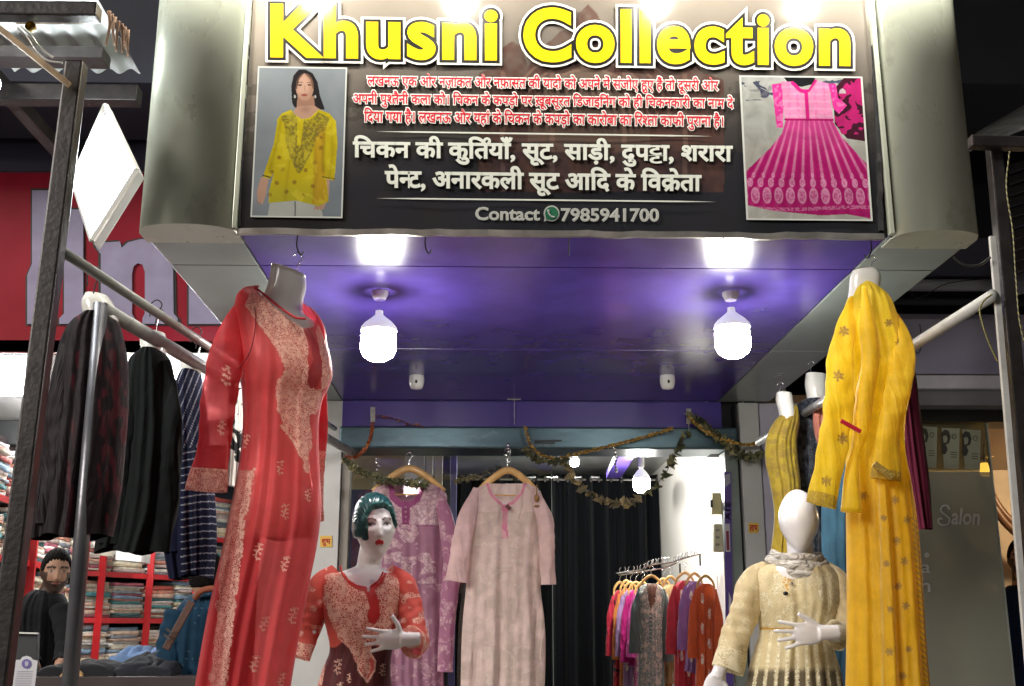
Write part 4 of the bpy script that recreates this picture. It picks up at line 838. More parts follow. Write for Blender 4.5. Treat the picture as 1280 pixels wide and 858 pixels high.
hang('printed_scarf', 'white and black printed cloth hanging in the gap behind the red sleeve', 'scarf', 3.95, [(478, 287, 300), (490, 284, 303), (560, 284, 302), (606, 280, 300)], (.75, .72, .66), C_dull, depth=.03, seed=19, paint=bw)
# right side small clothes
def mus(px, py, fr, c, e):
    e = np.where(fr & (vn(px, py, 6, 5) > .45) & (py < 620), .75, e); return lay(c, sst(.5, .7, vn(px, py, 7, 2)) * .4, (.28, .19, .02)), e
C_must = cloth('mustard_cotton', rough=.65, sheen=.2, thread=(.30, .20, .05), es=160, eth=.12, transl=.15, crease=.5)
hang('mustard_kurti', 'mustard kurti on a small grey form beside the right pillar', 'kurti', 4.4, [(508, 984, 996, .6), (516, 978, 998, .7), (530, 966, 999), (550, 958, 996), (575, 957, 997), (600, 962, 1000), (640, 968, 1000), (690, 964, 1000), (760, 958, 1004), (860, 950, 1010)], (.50, .36, .035), C_must, depth=.05, seed=21, neck=[(492, 971, 989, .8), (500, 971, 990, 1), (512, 974, 992, 1), (530, 976, 992, 1)], hk=(975, 478, 494), paint=mus)
def dk(px, py, fr, c, e):
    e = np.where(fr & (vn(px, py, 5, 9) > .35), .55, e); return c, e
C_dkp = cloth('black_printed_cotton', rough=.6, sheen=.15, thread=(.14, .16, .20), es=120, eth=.12, transl=0, crease=.4)
hang('black_printed_kurti', 'black kurti with faint grey floral print behind the mustard one', 'kurti', 4.52, [(500, 1004, 1030), (512, 990, 1036), (530, 986, 1040), (560, 987, 1042), (600, 990, 1042), (700, 992, 1040), (860, 992, 1040)], (.014, .018, .028), C_dkp, depth=.05, seed=23, neck=[(468, 1008, 1032, .8), (478, 1007, 1033, 1), (500, 1010, 1032, 1), (512, 1010, 1032, 1)], hk=(1014, 452, 470), paint=dk)
hang('teal_kurti', 'plain teal blue kurti seen in the gap under the yellow sleeve', 'kurti', 4.2, [(520, 1050, 1080), (545, 1036, 1090), (600, 1028, 1094), (640, 1027, 1094), (700, 1028, 1094), (755, 1034, 1094), (860, 1032, 1094)], (.045, .12, .18), C_dull, depth=.05, seed=25)
hang('maroon_long_kurti', 'deep maroon kurti sleeve edge showing behind the yellow dress', 'kurti', 3.9, [(438, 1106, 1132), (460, 1104, 1142), (500, 1106, 1148), (560, 1110, 1156), (610, 1116, 1162), (664, 1128, 1165)], (.085, .008, .025), C_dull, depth=.04, seed=27)
hang('coral_kurti', 'small patch of coral printed kurti between the black kurti and yellow sleeve', 'kurti', 4.38, [(498, 1024, 1040), (515, 1017, 1044), (540, 1018, 1044), (560, 1024, 1044)], (.60, .22, .16), C_must, depth=.03, seed=28)

# ---- the two kurtis hung in the doorway on wooden hangers ---------------------------------------
def wood_hanger(parent, xl, xm, xr, yt, yb, Y, r=.010, barY=None):
    pts = spline(P(np.array([xl, (xl + xm) / 2 - 2, xm, (xr + xm) / 2 + 2, xr]), np.array([yb, (yb + yt) / 2 - 2, yt, (yb + yt) / 2 - 2, yb]), Y), 26)
    h = mk('hanger', tube(pts, [r * (.75 + .6 * sin(pi * i / 25)) for i in range(26)], 10, flat=.55), M_wood, parent, smooth=True)
    if barY: mk('hanger_bar', tube([P(xl + 4, barY, Y), P(xr - 4, barY + 1, Y)], .0035, 8), M_wood, parent)
    return h
C_mauve = cloth('mauve_sheer_net', sheer=.38, rough=.5, sheen=.35, thread=(.85, .68, .66), es=170, eth=.14, transl=.3, glint=.35, crease=.8, cs=8)
Ym = 5.35
MK = thing('mauve_kurti', 'mauve pink sheer sequinned kurti on a wooden hanger left in the doorway', 'kurti', tuple(P(515, 858, Ym)), 'kurtis hanging in the doorway')
wood_hanger(MK, 466, 512, 556, 586, 614, Ym, .013, barY=618); hanger_hook(MK, 511, 566, 588, Ym)
def mauve(px, py, fr, c, e):
    U_ = dline(px, py, [(489, 606), (491, 622), (500, 630), (512, 631), (522, 624), (527, 610)]); c = lay(c, fr & (U_ < 4), (.44, .08, .27)); pl = fr & (np.abs(px - 507) < 5) & (py > 628) & (py < 656); c = lay(c, pl, (.44, .08, .27)); c = lay(c, fr & (np.abs(py - 657) < 1), (.36, .09, .24))
    for k in range(4): c = lay(c, fr & (np.hypot(px - 507, py - 634 - k * 6) < 1.1), (.8, .6, .6))
    e = np.where(fr & (py < 657) & (U_ > 4) & ~pl, .8, e); e = np.where(fr & (py >= 657) & (py < 730) & (fbm(px, py, 10, 4) > .5) & (px > 480) & (px < 545), .8, e); e = np.where(fr & (py >= 730) & (fbm(px, py, 7, 4) > .60), .5, e)
    c = lay(c, sst(.4, .8, vn(px, py * .12, 8, 6)) * .25, (.30, .12, .24)); return c, e
rows = [(604, 488, 528, .8), (610, 470, 550, .9), (618, 464, 558, 1), (640, 466, 556, 1), (680, 470, 555, 1), (740, 474, 553, 1), (900, 476, 556, 1.1)]
VF = loft(rows, Ym, .035, M=220, N=420, fold=.015, seed=31); V, F = VF; px, py = proj(V); fr = V[:, 1] < Ym
c, e = mauve(px, py, fr, cols(VF, (.56, .28, .40)), np.zeros(len(px)))
hole = fr & inpoly(px, py, [(492, 596), (494, 618), (502, 626), (512, 627), (520, 621), (524, 604)]); F = F[~hole[F].any(1)]
mk('body_cloth', (V, F), C_mauve, MK, smooth=True, col=c, emb=e)
sl(MK, [(544, 612, Ym - .0), (557, 646, Ym - .03), (564, 700, Ym - .04), (560, 770, Ym - .04), (556, 840, Ym - .04)], [6, 10, 11, 9, 9], C_mauve, (.60, .27, .42), lambda px, py, t, c, e: (c, np.where((fbm(px, py, 7, 3) > .58), .6, 0)), seed=33)
sl(MK, [(472, 614, Ym + .01), (462, 660, Ym + .02), (458, 720, Ym + .02), (462, 800, Ym + .02)], [5, 8, 9, 8], C_mauve, (.44, .14, .34), None, seed=34)
C_pale = cloth('pale_pink_sheer_cotton', sheer=.16, rough=.7, sheen=.25, thread=(.80, .70, .62), es=55, eth=.10, transl=.3, crease=.8, cs=10)
Yp = 5.2
PK = thing('pale_pink_kurti', 'long pale pink kurti with a pink placket on a wooden hanger, middle of the doorway', 'kurti', tuple(P(628, 858, Yp)), 'kurtis hanging in the doorway')
wood_hanger(PK, 594, 636, 674, 588, 617, Yp, .013, barY=619); hanger_hook(PK, 634, 560, 590, Yp)
def pale(px, py, fr, c, e):
    nk = dline(px, py, [(609, 604), (613, 617), (622, 627), (630, 632), (641, 629), (652, 617), (657, 604)]); c = lay(c, fr & (nk < 1.8), (.78, .30, .42)); c = lay(c, fr & (np.abs(px - 631) < 3.6) & (py > 631) & (py < 673), (.74, .24, .38)); c = lay(c, fr & (np.hypot(px - 631, py - 628) < 3.4), (.8, .78, .74))
    g = ((np.abs(px - 593) % 21) < 9) & ((py - 650) % 32 < 22); c = lay(c, fr * (py > 640) * sst(.4, .65, vn(px, py, 13, 8)) * .35, (.48, .42, .34)); e = np.where(fr & (py > 635) & (fbm(px, py, 9, 18) > .60), .4, e); return c, e
rows = [(604, 606, 660, .8), (608, 600, 668, .9), (616, 590, 676, 1), (630, 584, 680, 1), (660, 583, 678, 1), (700, 584, 676, 1), (740, 582, 676, 1), (770, 579, 680, 1.05), (900, 575, 680, 1.1)]
VF = loft(rows, Yp, .03, M=220, N=420, fold=.014, seed=36); V, F = VF; px, py = proj(V); fr = V[:, 1] < Yp
c, e = pale(px, py, fr, cols(VF, (.80, .64, .59)), np.zeros(len(px)))
hole = fr & inpoly(px, py, [(612, 596), (615, 615), (624, 625), (631, 628), (639, 626), (649, 616), (654, 598)]); F = F[~hole[F].any(1)]
mk('body_cloth', (V, F), C_pale, PK, smooth=True, col=c, emb=e)
sl(PK, [(598, 612, Yp - .0), (584, 646, Yp - .03), (576, 690, Yp - .04), (570, 727, Yp - .04)], [6, 11, 12, 13], C_pale, (.82, .60, .58), None, seed=37)
sl(PK, [(666, 612, Yp - .0), (680, 646, Yp - .03), (684, 690, Yp - .04), (685, 731, Yp - .04)], [6, 10, 9, 9], C_pale, (.82, .62, .59), None, seed=38)
mk('tag', bev(bar(P(633, 632, Yp - .045), P(638, 637, Yp - .045), .018, .018), .001), mat('dark_red_tag', (.10, .02, .02), .4), PK)
mk('pendant', join(ell(P(671, 623, Yp - .04), (.012, .008, .02), 10, 8), ell(P(671, 633, Yp - .04), (.014, .006, .006), 8, 6), tube([P(671, 606, Yp - .04), P(671, 620, Yp - .04)], .003, 6)), mat('brown_pendant', (.25, .12, .03), .35, .3), PK, smooth=True)

# ---- rail of many kurtis on the white wall -------------------------------------------------------
rl = thing('clothes_rail', 'twisted steel display rail with small pegs running from the white wall', 'rail', tuple(P(860, 700, 6.5)))
ra = spline(np.array([P(770, 717, 7.35), P(800, 713, 7.2), P(816, 706, 7.0), P(840, 703, 6.8), P(858, 697, 6.6), P(878, 692, 6.45)]), 60)
mk('rail_rod', tube(ra, .006, 8), M_steel, rl, smooth=True); mk('rail_rod', tube(spline(np.array([P(772, 720, 7.3), P(800, 715, 7.1), P(830, 710, 6.9), P(848, 703, 6.7)]), 30), .005, 8), M_steel, rl, smooth=True)
for k in range(2, 58, 2):
    mk('peg', tube([ra[k], ra[k] + (rng.uniform(-.01, .01), -.02, .022), ra[k] + (0, -.03, .03)], .0028, 6), M_steel, rl)
for px_, py_ in ((875, 700), (850, 712)): mk('wall_plate', bbox(*(lambda c: (c[0] - .004, c[0] + .004, c[1] - .012, c[1] + .012, c[2] - .035, c[2] + .035))(P(px_, py_, 6.55 if px_ > 860 else 6.8)), w=.002), M_blackp, rl)
C_rail = cloth('soft_printed_cotton', rough=.6, sheen=.3, thread=(.82, .72, .62), es=90, eth=.1, transl=.2, crease=.6, cs=14)
RAIL = [ # x_mid, half width, shoulder y, bottom y, Y, colour, embroidery, words
 (775, 9, 742, 900, 7.3, (.50, .02, .05), 0, 'red kurti at the far left end of the rail'),
 (783, 9, 740, 900, 7.22, (.66, .22, .05), 0, 'orange yellow kurti second from the far end of the rail'),
 (788, 10, 742, 900, 7.14, (.40, .25, .48), .5, 'pale lilac kurti third from the far end of the rail'),
 (795, 11, 742, 835, 7.06, (.52, .012, .20), 0, 'plain magenta kurti shorter than its neighbours on the rail'),
 (803, 11, 742, 900, 6.98, (.50, .06, .28), .7, 'bright pink embroidered kurti left of the grey one'),
 (829, 11, 738, 900, 6.86, (.56, .22, .06), .2, 'tan orange kurti right behind the grey kurti'),
 (838, 11, 735, 852, 6.78, (.64, .42, .20), .2, 'sand coloured kurti right of the tan one'),
 (856, 14, 730, 900, 6.5, (.52, .03, .05), .45, 'red kurti with pale sprigs in the right half of the rail'),
 (868, 12, 731, 842, 6.35, (.27, .13, .36), .3, 'purple kurti behind the orange one'),
 (882, 13, 734, 900, 6.12, (.62, .10, .025), .3, 'orange kurti with pale leaf marks at the near end of the rail'),
 (814, 17, 734, 900, 6.7, (.22, .30, .29), .9, 'grey green embroidered kurti facing front on the rail')]
for i, (xm, hw, ys, yb, Y, c0, em, words) in enumerate(RAIL):
    t = thing('rail_kurti', words, 'kurti', tuple(P(xm, yb, Y)), 'kurtis hanging on the rail'); big = hw == 17
    wood_hanger(t, xm - hw * .9, xm, xm + hw * .9, ys - 14, ys + 2, Y, .0065); hanger_hook(t, xm, ys - 26, ys - 14, Y)
    def pt(px, py, fr, c, e, xm=xm, em=em, hw=hw, ys=ys, c0=c0, i=i):
        c = lay(c, sst(.4, .8, vn(px, py * .15, 5, i)) * .3, np.array(c0) * .5)
        if em > .6: e = np.where(fr & (np.abs(px - xm) < hw * .8), em, e)
        elif em > 0:
            for k in range(6): e = np.where(fr & (np.hypot((px - xm - (5 if k % 2 else -4)) / 2, (py - ys - 14 - k * 19) / 7) < 1), 1 + em, e)
        if i == 0: c = lay(c, fr & (vn(px, py, 3.2, 7) > .7), (.03, .005, .02))
        if big:
            V_ = dline(px, py, [(806, 736), (809, 755), (814, 766), (820, 755), (824, 736)]); c = lay(c, V_ < 2.3, (.14, .20, .19)); e = np.where(V_ < 2.3, 1.3, e); e = np.where((np.abs(px - 813.5) < 1.8) & (py > 766) & (py < 803), 0, e)
            for k in range(7): e = np.where(np.hypot(px - 813.5, py - 770 - 5 * k) < 1, 2, e)
            inside = inpoly(px, py, [(808, 730), (811, 754), (814, 762), (818, 754), (822, 730)]); c = lay(c, inside, (.20, .10, .07)); e = np.where(inside, 0, e)
        return c, e
    rows = [(ys - 4, xm - hw * .45, xm + hw * .45, .7), (ys, xm - hw * .8, xm + hw * .8, .9), (ys + 6, xm - hw, xm + hw, 1), (ys + 45, xm - hw * .85, xm + hw * .92, 1), (ys + 90, xm - hw * .9, xm + hw * .95, 1.1), (yb, xm - hw * 1.05, xm + hw * 1.15, 1.2)]
    rows = [r for r in rows if r[0] <= yb]
    if rows[-1][0] < yb - 1: rows.append((yb, xm - hw, xm + hw, 1.1))
    VF = loft(rows, Y, .045, M=96, N=160, fold=.012, seed=40 + i); px, py = proj(VF[0]); fr = VF[0][:, 1] < Y
    c, e = pt(px, py, fr, cols(VF, c0), np.zeros(len(px))); mk('body_cloth', VF, C_rail, t, smooth=True, col=c, emb=e)
    se = np.array(c0) * (.55 if big else 1)
    for s in (-1, 1):
        if s > 0 and i < 5: continue
        yb_ = min(yb, ys + (78 if s < 0 else 88) + (i * 7) % 13); sl(t, [(xm + s * hw * .8, ys + 3, Y - .01), (xm + s * hw * 1.12, ys + 30, Y - .02), (xm + s * hw * 1.2, ys + 60, Y - .03), (xm + s * hw * 1.25, yb_, Y - .03)], [3, 6, 6, 6.5], C_rail, se, (lambda px, py, tt, c, e, i=i: (c, e)), seed=60 + i, M=30, N=60)
# ------------------------------------------------------------------ figures: every body is fused into one surface
def caps(VF, n):
    V, F = VF; m = len(V) // n; return V, [tuple(f) for f in F] + [tuple(range(n)), tuple(range((m - 1) * n, m * n))]
def fuse(pieces, voxel=.0035, it=4):
    V, F = join(*pieces); me = bpy.data.meshes.new('figure'); me.from_pydata([tuple(v) for v in V], [], F)
    bm = bmesh.new(); bm.from_mesh(me); bmesh.ops.recalc_face_normals(bm, faces=bm.faces); bm.to_mesh(me); bm.free()
    o = bpy.data.objects.new('figure', me); COL.objects.link(o)
    r = o.modifiers.new('r', 'REMESH'); r.mode = 'VOXEL'; r.voxel_size = voxel
    s = o.modifiers.new('s', 'SMOOTH'); s.iterations = it; s.factor = .5
    bpy.context.view_layer.update(); me2 = bpy.data.meshes.new_from_object(o.evaluated_get(bpy.context.evaluated_depsgraph_get()))
    n = len(me2.vertices); A = np.empty(n * 3, np.float32); me2.vertices.foreach_get('co', A)
    q = np.array([p.vertices[:] for p in me2.polygons if len(p.vertices) == 4], np.int32)
    bpy.data.objects.remove(o); bpy.data.meshes.remove(me); bpy.data.meshes.remove(me2)
    return A.reshape(-1, 3).astype(float), q
def rotz(a): return np.array([[cos(a), -sin(a), 0], [sin(a), cos(a), 0], [0, 0, 1.0]])
def rotx(a): return np.array([[1.0, 0, 0], [0, cos(a), -sin(a)], [0, sin(a), cos(a)]])
def head_piece(c, R, S=1.0, egg=False, ears=True, n=72, m=60):
    V, F = ell((0, 0, 0), (1, 1, 1), n, m); x, y, z = V.T
    s = np.clip(-z, 0, 1); fx = 1 - (.42 if egg else .36) * s ** 1.5; bx = np.where(y > 0, 1 - .35 * s, 1)
    ax, ay, az = (.072, .086, .118) if not egg else (.073, .09, .118)
    X = ax * x * fx; Yy = ay * y * bx; Z = az * z
    if not egg:
        Yy = np.where(y < 0, -ay * np.abs(y) ** .82 * (1 - .10 * s), Yy)
        g = lambda cx, cz, sx, sz: np.exp(-((X - cx) / sx) ** 2 - ((Z - cz) / sz) ** 2)
        f = y < -.15; zz = np.clip((.022 - Z) / .052, 0, 1); nose = np.exp(-(X / (.008 + .005 * zz)) ** 2) * np.where((Z < .03) & (Z > -.040), (.006 + .017 * zz) * sst(-.040, -.030, Z), 0)
        d = nose - .008 * (g(.030, .012, .016, .012) + g(-.030, .012, .016, .012)) + .003 * (g(.028, .034, .02, .008) + g(-.028, .034, .02, .008)) + .0065 * g(0, -.053, .018, .0075) - .003 * g(0, -.068, .02, .006) + .008 * g(0, -.094, .02, .014) + .003 * (g(.04, -.02, .018, .02) + g(-.04, -.02, .018, .02))
        Yy = Yy - np.where(f, d, 0)
    W = np.stack([X, Yy, Z], -1) * S @ R.T + c; out = [(W, F)]
    if ears and not egg:
        for sd in (-1, 1):
            E_ = ell((0, 0, 0), (.008, .018, .030), 12, 10); out.append(((E_[0] + (sd * .071, .004, .0)) * S @ R.T + c, E_[1]))
    return out
def hand_pieces(w, d, n, s, L=1.0, curl=.25, spread=.16, th=(.55, .8)):
    w, d, n, s = [np.array(v, float) for v in (w, d, n, s)]; d /= np.linalg.norm(d); s -= d * (s @ d); s /= np.linalg.norm(s); n = np.cross(s, d) if n @ np.cross(s, d) > 0 else -np.cross(s, d)
    R = np.stack([s, n, d], 1); out = [ell(w + d * .048 * L, (.037 * L, .014 * L, .056 * L), 18, 12, R), tube([w - d * .05 * L, w + d * .02 * L], [.022 * L, .026 * L], 12, flat=.8)]
    for i, (ln, sp) in enumerate(((.066, 1.2), (.076, .35), (.070, -.45), (.055, -1.3))):
        k = w + d * (.088 - .006 * abs(i - 1.3)) * L + s * (.028 - .0185 * i) * L; pts = [k - d * .02 * L]; dd = d + s * spread * sp * .6; dd /= np.linalg.norm(dd); cu = curl * (1 + .25 * i)
        p = k; pts.append(p)
        for j, fr_ in enumerate((.42, .32, .26)): a = cu * (j + .6); v = dd * cos(a) - n * sin(a); p = p + v * ln * L * fr_; pts.append(p)
        out.append(tube(spline(np.array(pts), 14), np.linspace(.0088, .0062, 14) * L, 9))
    k = w + d * .022 * L + s * .024 * L; v = d * th[0] + s * th[1] + n * .1; v /= np.linalg.norm(v); v2 = v * .85 + d * .4; out.append(tube(spline(np.array([k - v * .015, k + v * .030 * L, k + v * .045 * L + v2 * .022 * L]), 12), np.linspace(.0115, .0075, 12) * L, 9))
    return out
def limb(pts, rad, n=14):
    p = np.array([list(P(a, b, Y)) for a, b, Y in pts]); k = 20; return tube(spline(p, k), np.interp(np.linspace(0, 1, k), np.linspace(0, 1, len(rad)), rad), n)
def rowpiece(rows, Y, depth, pinch=2.2): return caps(loft(rows, Y, depth, M=56, N=60, fold=0, pinch=pinch), 56)
M_skinp = paintmat('painted_figure_surface', .28, .5, coat=.15); M_human = paintmat('human_skin', .55, .35, bump=.03, bs=60, var=.08)
def facepaint(V, c, R, S, skin, kind):
    L = (V - c) @ R / S; x, y, z = L.T; f = (y < -.03) & (np.abs(z) < .12); col = np.tile(np.array(skin, float), (len(V), 1))
    if kind == 'mannequin':
        for sd in (-1, 1):
            ex = sd * .030; col = lay(col, f * .55 * np.exp(-((x - ex) / .017) ** 2 - ((z - .017) / .009) ** 2), (.25, .16, .15)); u_, v_ = (x - ex) / .0125, (z - .011) / .0052
            col = lay(col, f & (u_ ** 2 + v_ ** 2 < 1), (.75, .75, .73)); col = lay(col, f & (np.hypot(x - ex, z - .0115) < .0052), (.06, .10, .09)); col = lay(col, f & (dline(x, z, [(ex - .014, .010), (ex - .006, .0165), (ex + .006, .0168), (ex + .015, .012)]) < .0019), (.02, .012, .012))
            b = [(sd * .012, .028), (sd * .026, .036), (sd * .046, .031)]; col = lay(col, f & (dline(x, z, b) < .0024), (.16, .05, .045))
        lip = ((x / .0165) ** 2 + ((z + .054) / (.0085 - .002 * np.cos(x * 260))) ** 2 < 1) | (((x / .0115) ** 2 + ((z + .0495) / .0065) ** 2) < 1); col = lay(col, f & lip, (.62, .012, .018)); col = lay(col, f & (np.abs(z + .0535) < .0009) & (np.abs(x) < .015), (.2, .005, .01))
        col = lay(col, f * .25 * (np.hypot(np.abs(x) - .006, z + .033) < .003), (.3, .2, .2))
    if kind == 'bearded':
        beard = f & (z < -.030) & (np.abs(x) > .0) & ~(((x / .022) ** 2 + ((z + .050) / .006) ** 2) < 1) | ((y < .02) & (z < .005) & (np.abs(x) > .046) & (z > -.12)); beard |= f & (z < -.040) & (z > -.047) & (np.abs(x) < .028); bd = beard & ~((np.abs(x) < .013) & (z > -.042)); bd &= ~(f & (z > -.045) & (np.abs(x) < .045) & (z > -.040))
        col = lay(col, bd * (.9), (.018, .012, .010)); col = lay(col, f & (((x / .018) ** 2 + ((z + .053) / .004) ** 2) < 1), (.32, .12, .10))
        for sd in (-1, 1):
            ex = sd * .030; col = lay(col, f * .35 * np.exp(-((x - ex) / .016) ** 2 - ((z - .012) / .012) ** 2), (.14, .07, .05)); col = lay(col, f & ((((x - ex) / .012) ** 2 + ((z - .011) / .004) ** 2) < 1), (.45, .42, .38)); col = lay(col, f & (np.hypot(x - ex, z - .011) < .0048), (.015, .01, .01)); col = lay(col, f & (dline(x, z, [(sd * .012, .028), (sd * .030, .034), (sd * .049, .027)]) < .0048), (.015, .01, .01))
    return col
def hair_shell(c, R, S, fn, thick=.012, ridge=.0025, lift=None, n=150, m=110):
    """a cap of hair grown from the head's own shape; its rim dips into the head"""
    V, F = ell((0, 0, 0), (1, 1, 1), n, m); x, y, z = V.T; s = np.clip(-z, 0, 1); X = .072 * x * (1 - .36 * s ** 1.5); Yy = np.where(y < 0, -.086 * np.abs(y) ** .82 * (1 - .10 * s), .086 * y * (1 - .35 * s)); Z = .118 * z
    k = fn(X, Yy, Z); th = -.004 + (thick + .004) * k + ridge * k * (np.sin(np.arctan2(X + .02, Z) * 42 + 3 * np.sin(Yy * 40)) * .6 + np.sin(np.arctan2(X + .02, Z) * 97 + Yy * 60) * .4)
    if lift is not None: th = th + lift(X, Yy, Z) * k
    nrm = np.stack([X / .072 ** 2, Yy / .086 ** 2, Z / .118 ** 2], -1); nrm /= np.linalg.norm(nrm, axis=1)[:, None] + 1e-9
    W = (np.stack([X, Yy, Z], -1) + nrm * th[:, None]) * S; F = np.array(F, np.int32); F = F[(k[F] > .02).any(1)]
    u = np.unique(F); mp = -np.ones(len(W), int); mp[u] = np.arange(len(u)); return (W[u] @ R.T + c, mp[F].astype(np.int32)), np.stack([X, Yy, Z], -1)[u]

white = (.88, .85, .82)
# ---- the mannequin with the painted face and green hair --------------------------------------------
Yg = 4.0
MA = thing('mannequin', 'white mannequin with moulded dark green hair and red lips in a coral embroidered kurti', 'mannequin', tuple(P(450, 900, Yg)))
hc = P(468.5, 661, Yg - .02); hR = rotz(radians(17)) @ rotx(radians(2)) @ np.array([[cos(.07), 0, -sin(.07)], [0, 1, 0], [sin(.07), 0, cos(.07)]]); hS = .94
pc = head_piece(hc, hR, hS)
pc.append(limb([(466, 682, Yg + .02), (462, 702, Yg + .015), (459, 730, Yg + .02)], [.044, .043, .055], 20))
pc.append(rowpiece([(708, 446, 474, .6), (716, 424, 490, .8), (723, 406, 502, .9), (735, 400, 506, 1), (760, 404, 502, 1.15), (785, 412, 494, 1.15), (815, 417, 484, .95), (850, 412, 488, 1), (900, 406, 496, 1.1)], Yg + .02, .085))
wr = P(508, 799, Yg - .17)
pc.append(limb([(497, 730, Yg + .02), (510, 762, Yg), (519, 797, Yg - .03)], [.036, .036, .034])); pc.append(limb([(519, 796, Yg - .03), (515, 800, Yg - .10), (508, 799, Yg - .17)], [.036, .030, .022]))
pc += hand_pieces(wr, (-1, -.05, -.03), (0, -1, .2), (.05, 0, 1), .92, .12, .30, (.35, 1.0))
pc.append(limb([(410, 732, Yg + .02), (398, 765, Yg + .02), (388, 795, Yg), (380, 812, Yg - .01)], [.036, .036, .030, .024]))
V, F = fuse(pc, .0034, 3)
mk('body', (V, F), M_skinp, MA, smooth=True, col=facepaint(V, hc, hR, hS, white, 'mannequin'))
def gh(X, Yy, Z):
    # fringe parted at the viewer's left, sweeping across the brow; one lock down the left cheek
    line = np.interp(X, [-.075, -.05, -.038, -.02, .02, .045, .058, .075], [-.03, -.035, .045, .068, .074, .060, .015, -.01])
    k = sst(-.006, .008, Z - line); k = np.where(Yy > .022, np.maximum(k, sst(-.035, -.015, Z)), k); k = np.where((Yy > -.02) & (Yy <= .022), np.maximum(k, sst(.012, .026, Z)), k)
    lock = dline(X, Z, [(-.046, .055), (-.050, .01), (-.046, -.035)]); k = np.where((Yy < .02), np.maximum(k, sst(.011, .005, lock)), k); return k
HS, loc = hair_shell(hc, hR, hS, gh, .012, .0022, lambda X, Yy, Z: .010 * np.exp(-((X + .01) / .05) ** 2 - ((Z - .085) / .035) ** 2))
sw = np.abs(dline(loc[:, 0], loc[:, 2], [(-.05, .03), (-.035, .058), (-.01, .078), (.03, .078), (.055, .05)])); hcol = np.tile((.008, .055, .055), (len(loc), 1)); hcol = lay(hcol, (sw < .005) & (loc[:, 1] < 0), (.05, .20, .19)); hcol = lay(hcol, .5 * (vn(loc[:, 0] * 2000, loc[:, 2] * 400, 9, 3) > .6), (.006, .035, .04))
mk('hair', HS, paintmat('painted_hair', .3, .5, coat=.3), MA, smooth=True, col=hcol)
C_cor = cloth('coral_sheer_georgette', sheer=.35, rough=.55, sheen=.3, thread=(.98, .62, .48), es=130, eth=.16, transl=.25, crease=.4, glint=.12)
rows = [(713, 426, 488, .75), (716, 416, 492, .9), (722, 402, 503, 1), (732, 397, 509, 1.05), (748, 398, 508, 1.12), (768, 403, 502, 1.2), (790, 409, 496, 1.2), (815, 412, 490, 1.08), (835, 404, 488, 1.1), (860, 396, 490, 1.2), (905, 384, 498, 1.3)]
VF = loft(rows, Yg + .02, .092, M=260, N=300, fold=.006, seed=51); V, F = VF; px, py = proj(V); fr = V[:, 1] < Yg + .02
hole = fr & inpoly(px, py, [(428, 705), (431, 716), (436, 724), (447, 731), (459, 733), (460, 740), (464, 733), (472, 728), (479, 718), (480, 705)]) | (py < 716)
c = cols(VF, (.85, .14, .10)); e = np.zeros(len(px)); j = 5 * (vn(px, py, 7, 2) - .5)
nk = dline(px, py, [(430, 708), (433, 720), (439, 728), (449, 734), (458, 736), (462, 743), (467, 734), (476, 726), (481, 710)])
emb = fr & inpoly(px + j, py + j, [(408, 712), (430, 716), (484, 716), (500, 726), (502, 750), (496, 772), (486, 800), (476, 810), (464, 808), (464, 828), (459, 852), (452, 838), (444, 826), (438, 812), (424, 800), (414, 780), (404, 752)]); e = np.where(emb, 1.0, e)
drop = inpoly(px, py, [(459, 812), (469, 826), (468, 838), (459, 853), (448, 838), (447, 826)]); e = np.where(fr & (dline(px, py, [(459, 812), (469, 826), (468, 838), (459, 853), (448, 838), (447, 826), (459, 812)]) < 1.2), 1.8, e)
for (a, b) in ((425, 735), (420, 760), (432, 780), (484, 740), (490, 765), (446, 790), (474, 786), (440, 755), (459, 800)): e = np.where(fr & (np.abs(np.hypot(px - a, py - b) - 7) < .8), 1.7, e)
dark = (py > 806 + 4 * np.sin(px / 5)) & ~(fr & (drop | emb)); c = lay(c, dark * .93, (.085, .008, .018))
for (a, b, s_) in ((422, 834, 10), (436, 848, 6), (478, 838, 8), (425, 862, 9)): e = np.where(fr & (sprig(px, py, a, b, s_, .1) > 0), 1.7, e)
sd_ = fr & (px < np.interp(py, [800, 860], [412, 402])) & (py > 795); c = lay(c, sd_, (.66, .07, .05)); e = np.where(sd_, .95, e)
pl = inpoly(px, py, [(455, 736), (467, 734), (474, 752), (475, 772), (468, 781), (461, 778), (459, 770), (462, 758)]); c = lay(c, fr & ((nk < 4) | pl), (.72, .03, .03)); e = np.where(fr & ((nk < 4) | pl), 0, e)
F = F[~hole[F].any(1)]; mk('kurti_cloth', (V, F), C_cor, MA, smooth=True, col=c, emb=e)
mk('neck_piping', rim([(428, 709), (431, 719), (437, 727), (447, 733), (458, 735), (462, 741), (466, 734), (475, 727), (481, 716)], .003, Yg, -.062), mat('coral_piping', (.70, .03, .03), .6), MA, smooth=True)
corf = lambda px, py, t, c, e: (c, np.where(t > .86, 1.0, np.where((vn(px, py, 8, 8) > .66), .9, 0)))
sl(MA, [(486, 712, Yg + .02), (500, 728, Yg + .01), (509, 750, Yg), (517, 778, Yg - .03), (522, 800, Yg - .07), (514, 803, Yg - .14)], [7, 17, 15, 14, 13, 19], C_cor, (.88, .15, .11), corf, seed=52, flat=.8)
sl(MA, [(420, 712, Yg + .02), (404, 728, Yg + .01), (396, 752, Yg), (386, 785, Yg), (373, 822, Yg - .02)], [7, 17, 15, 13, 15], C_cor, (.88, .15, .11), corf, seed=53, flat=.8)

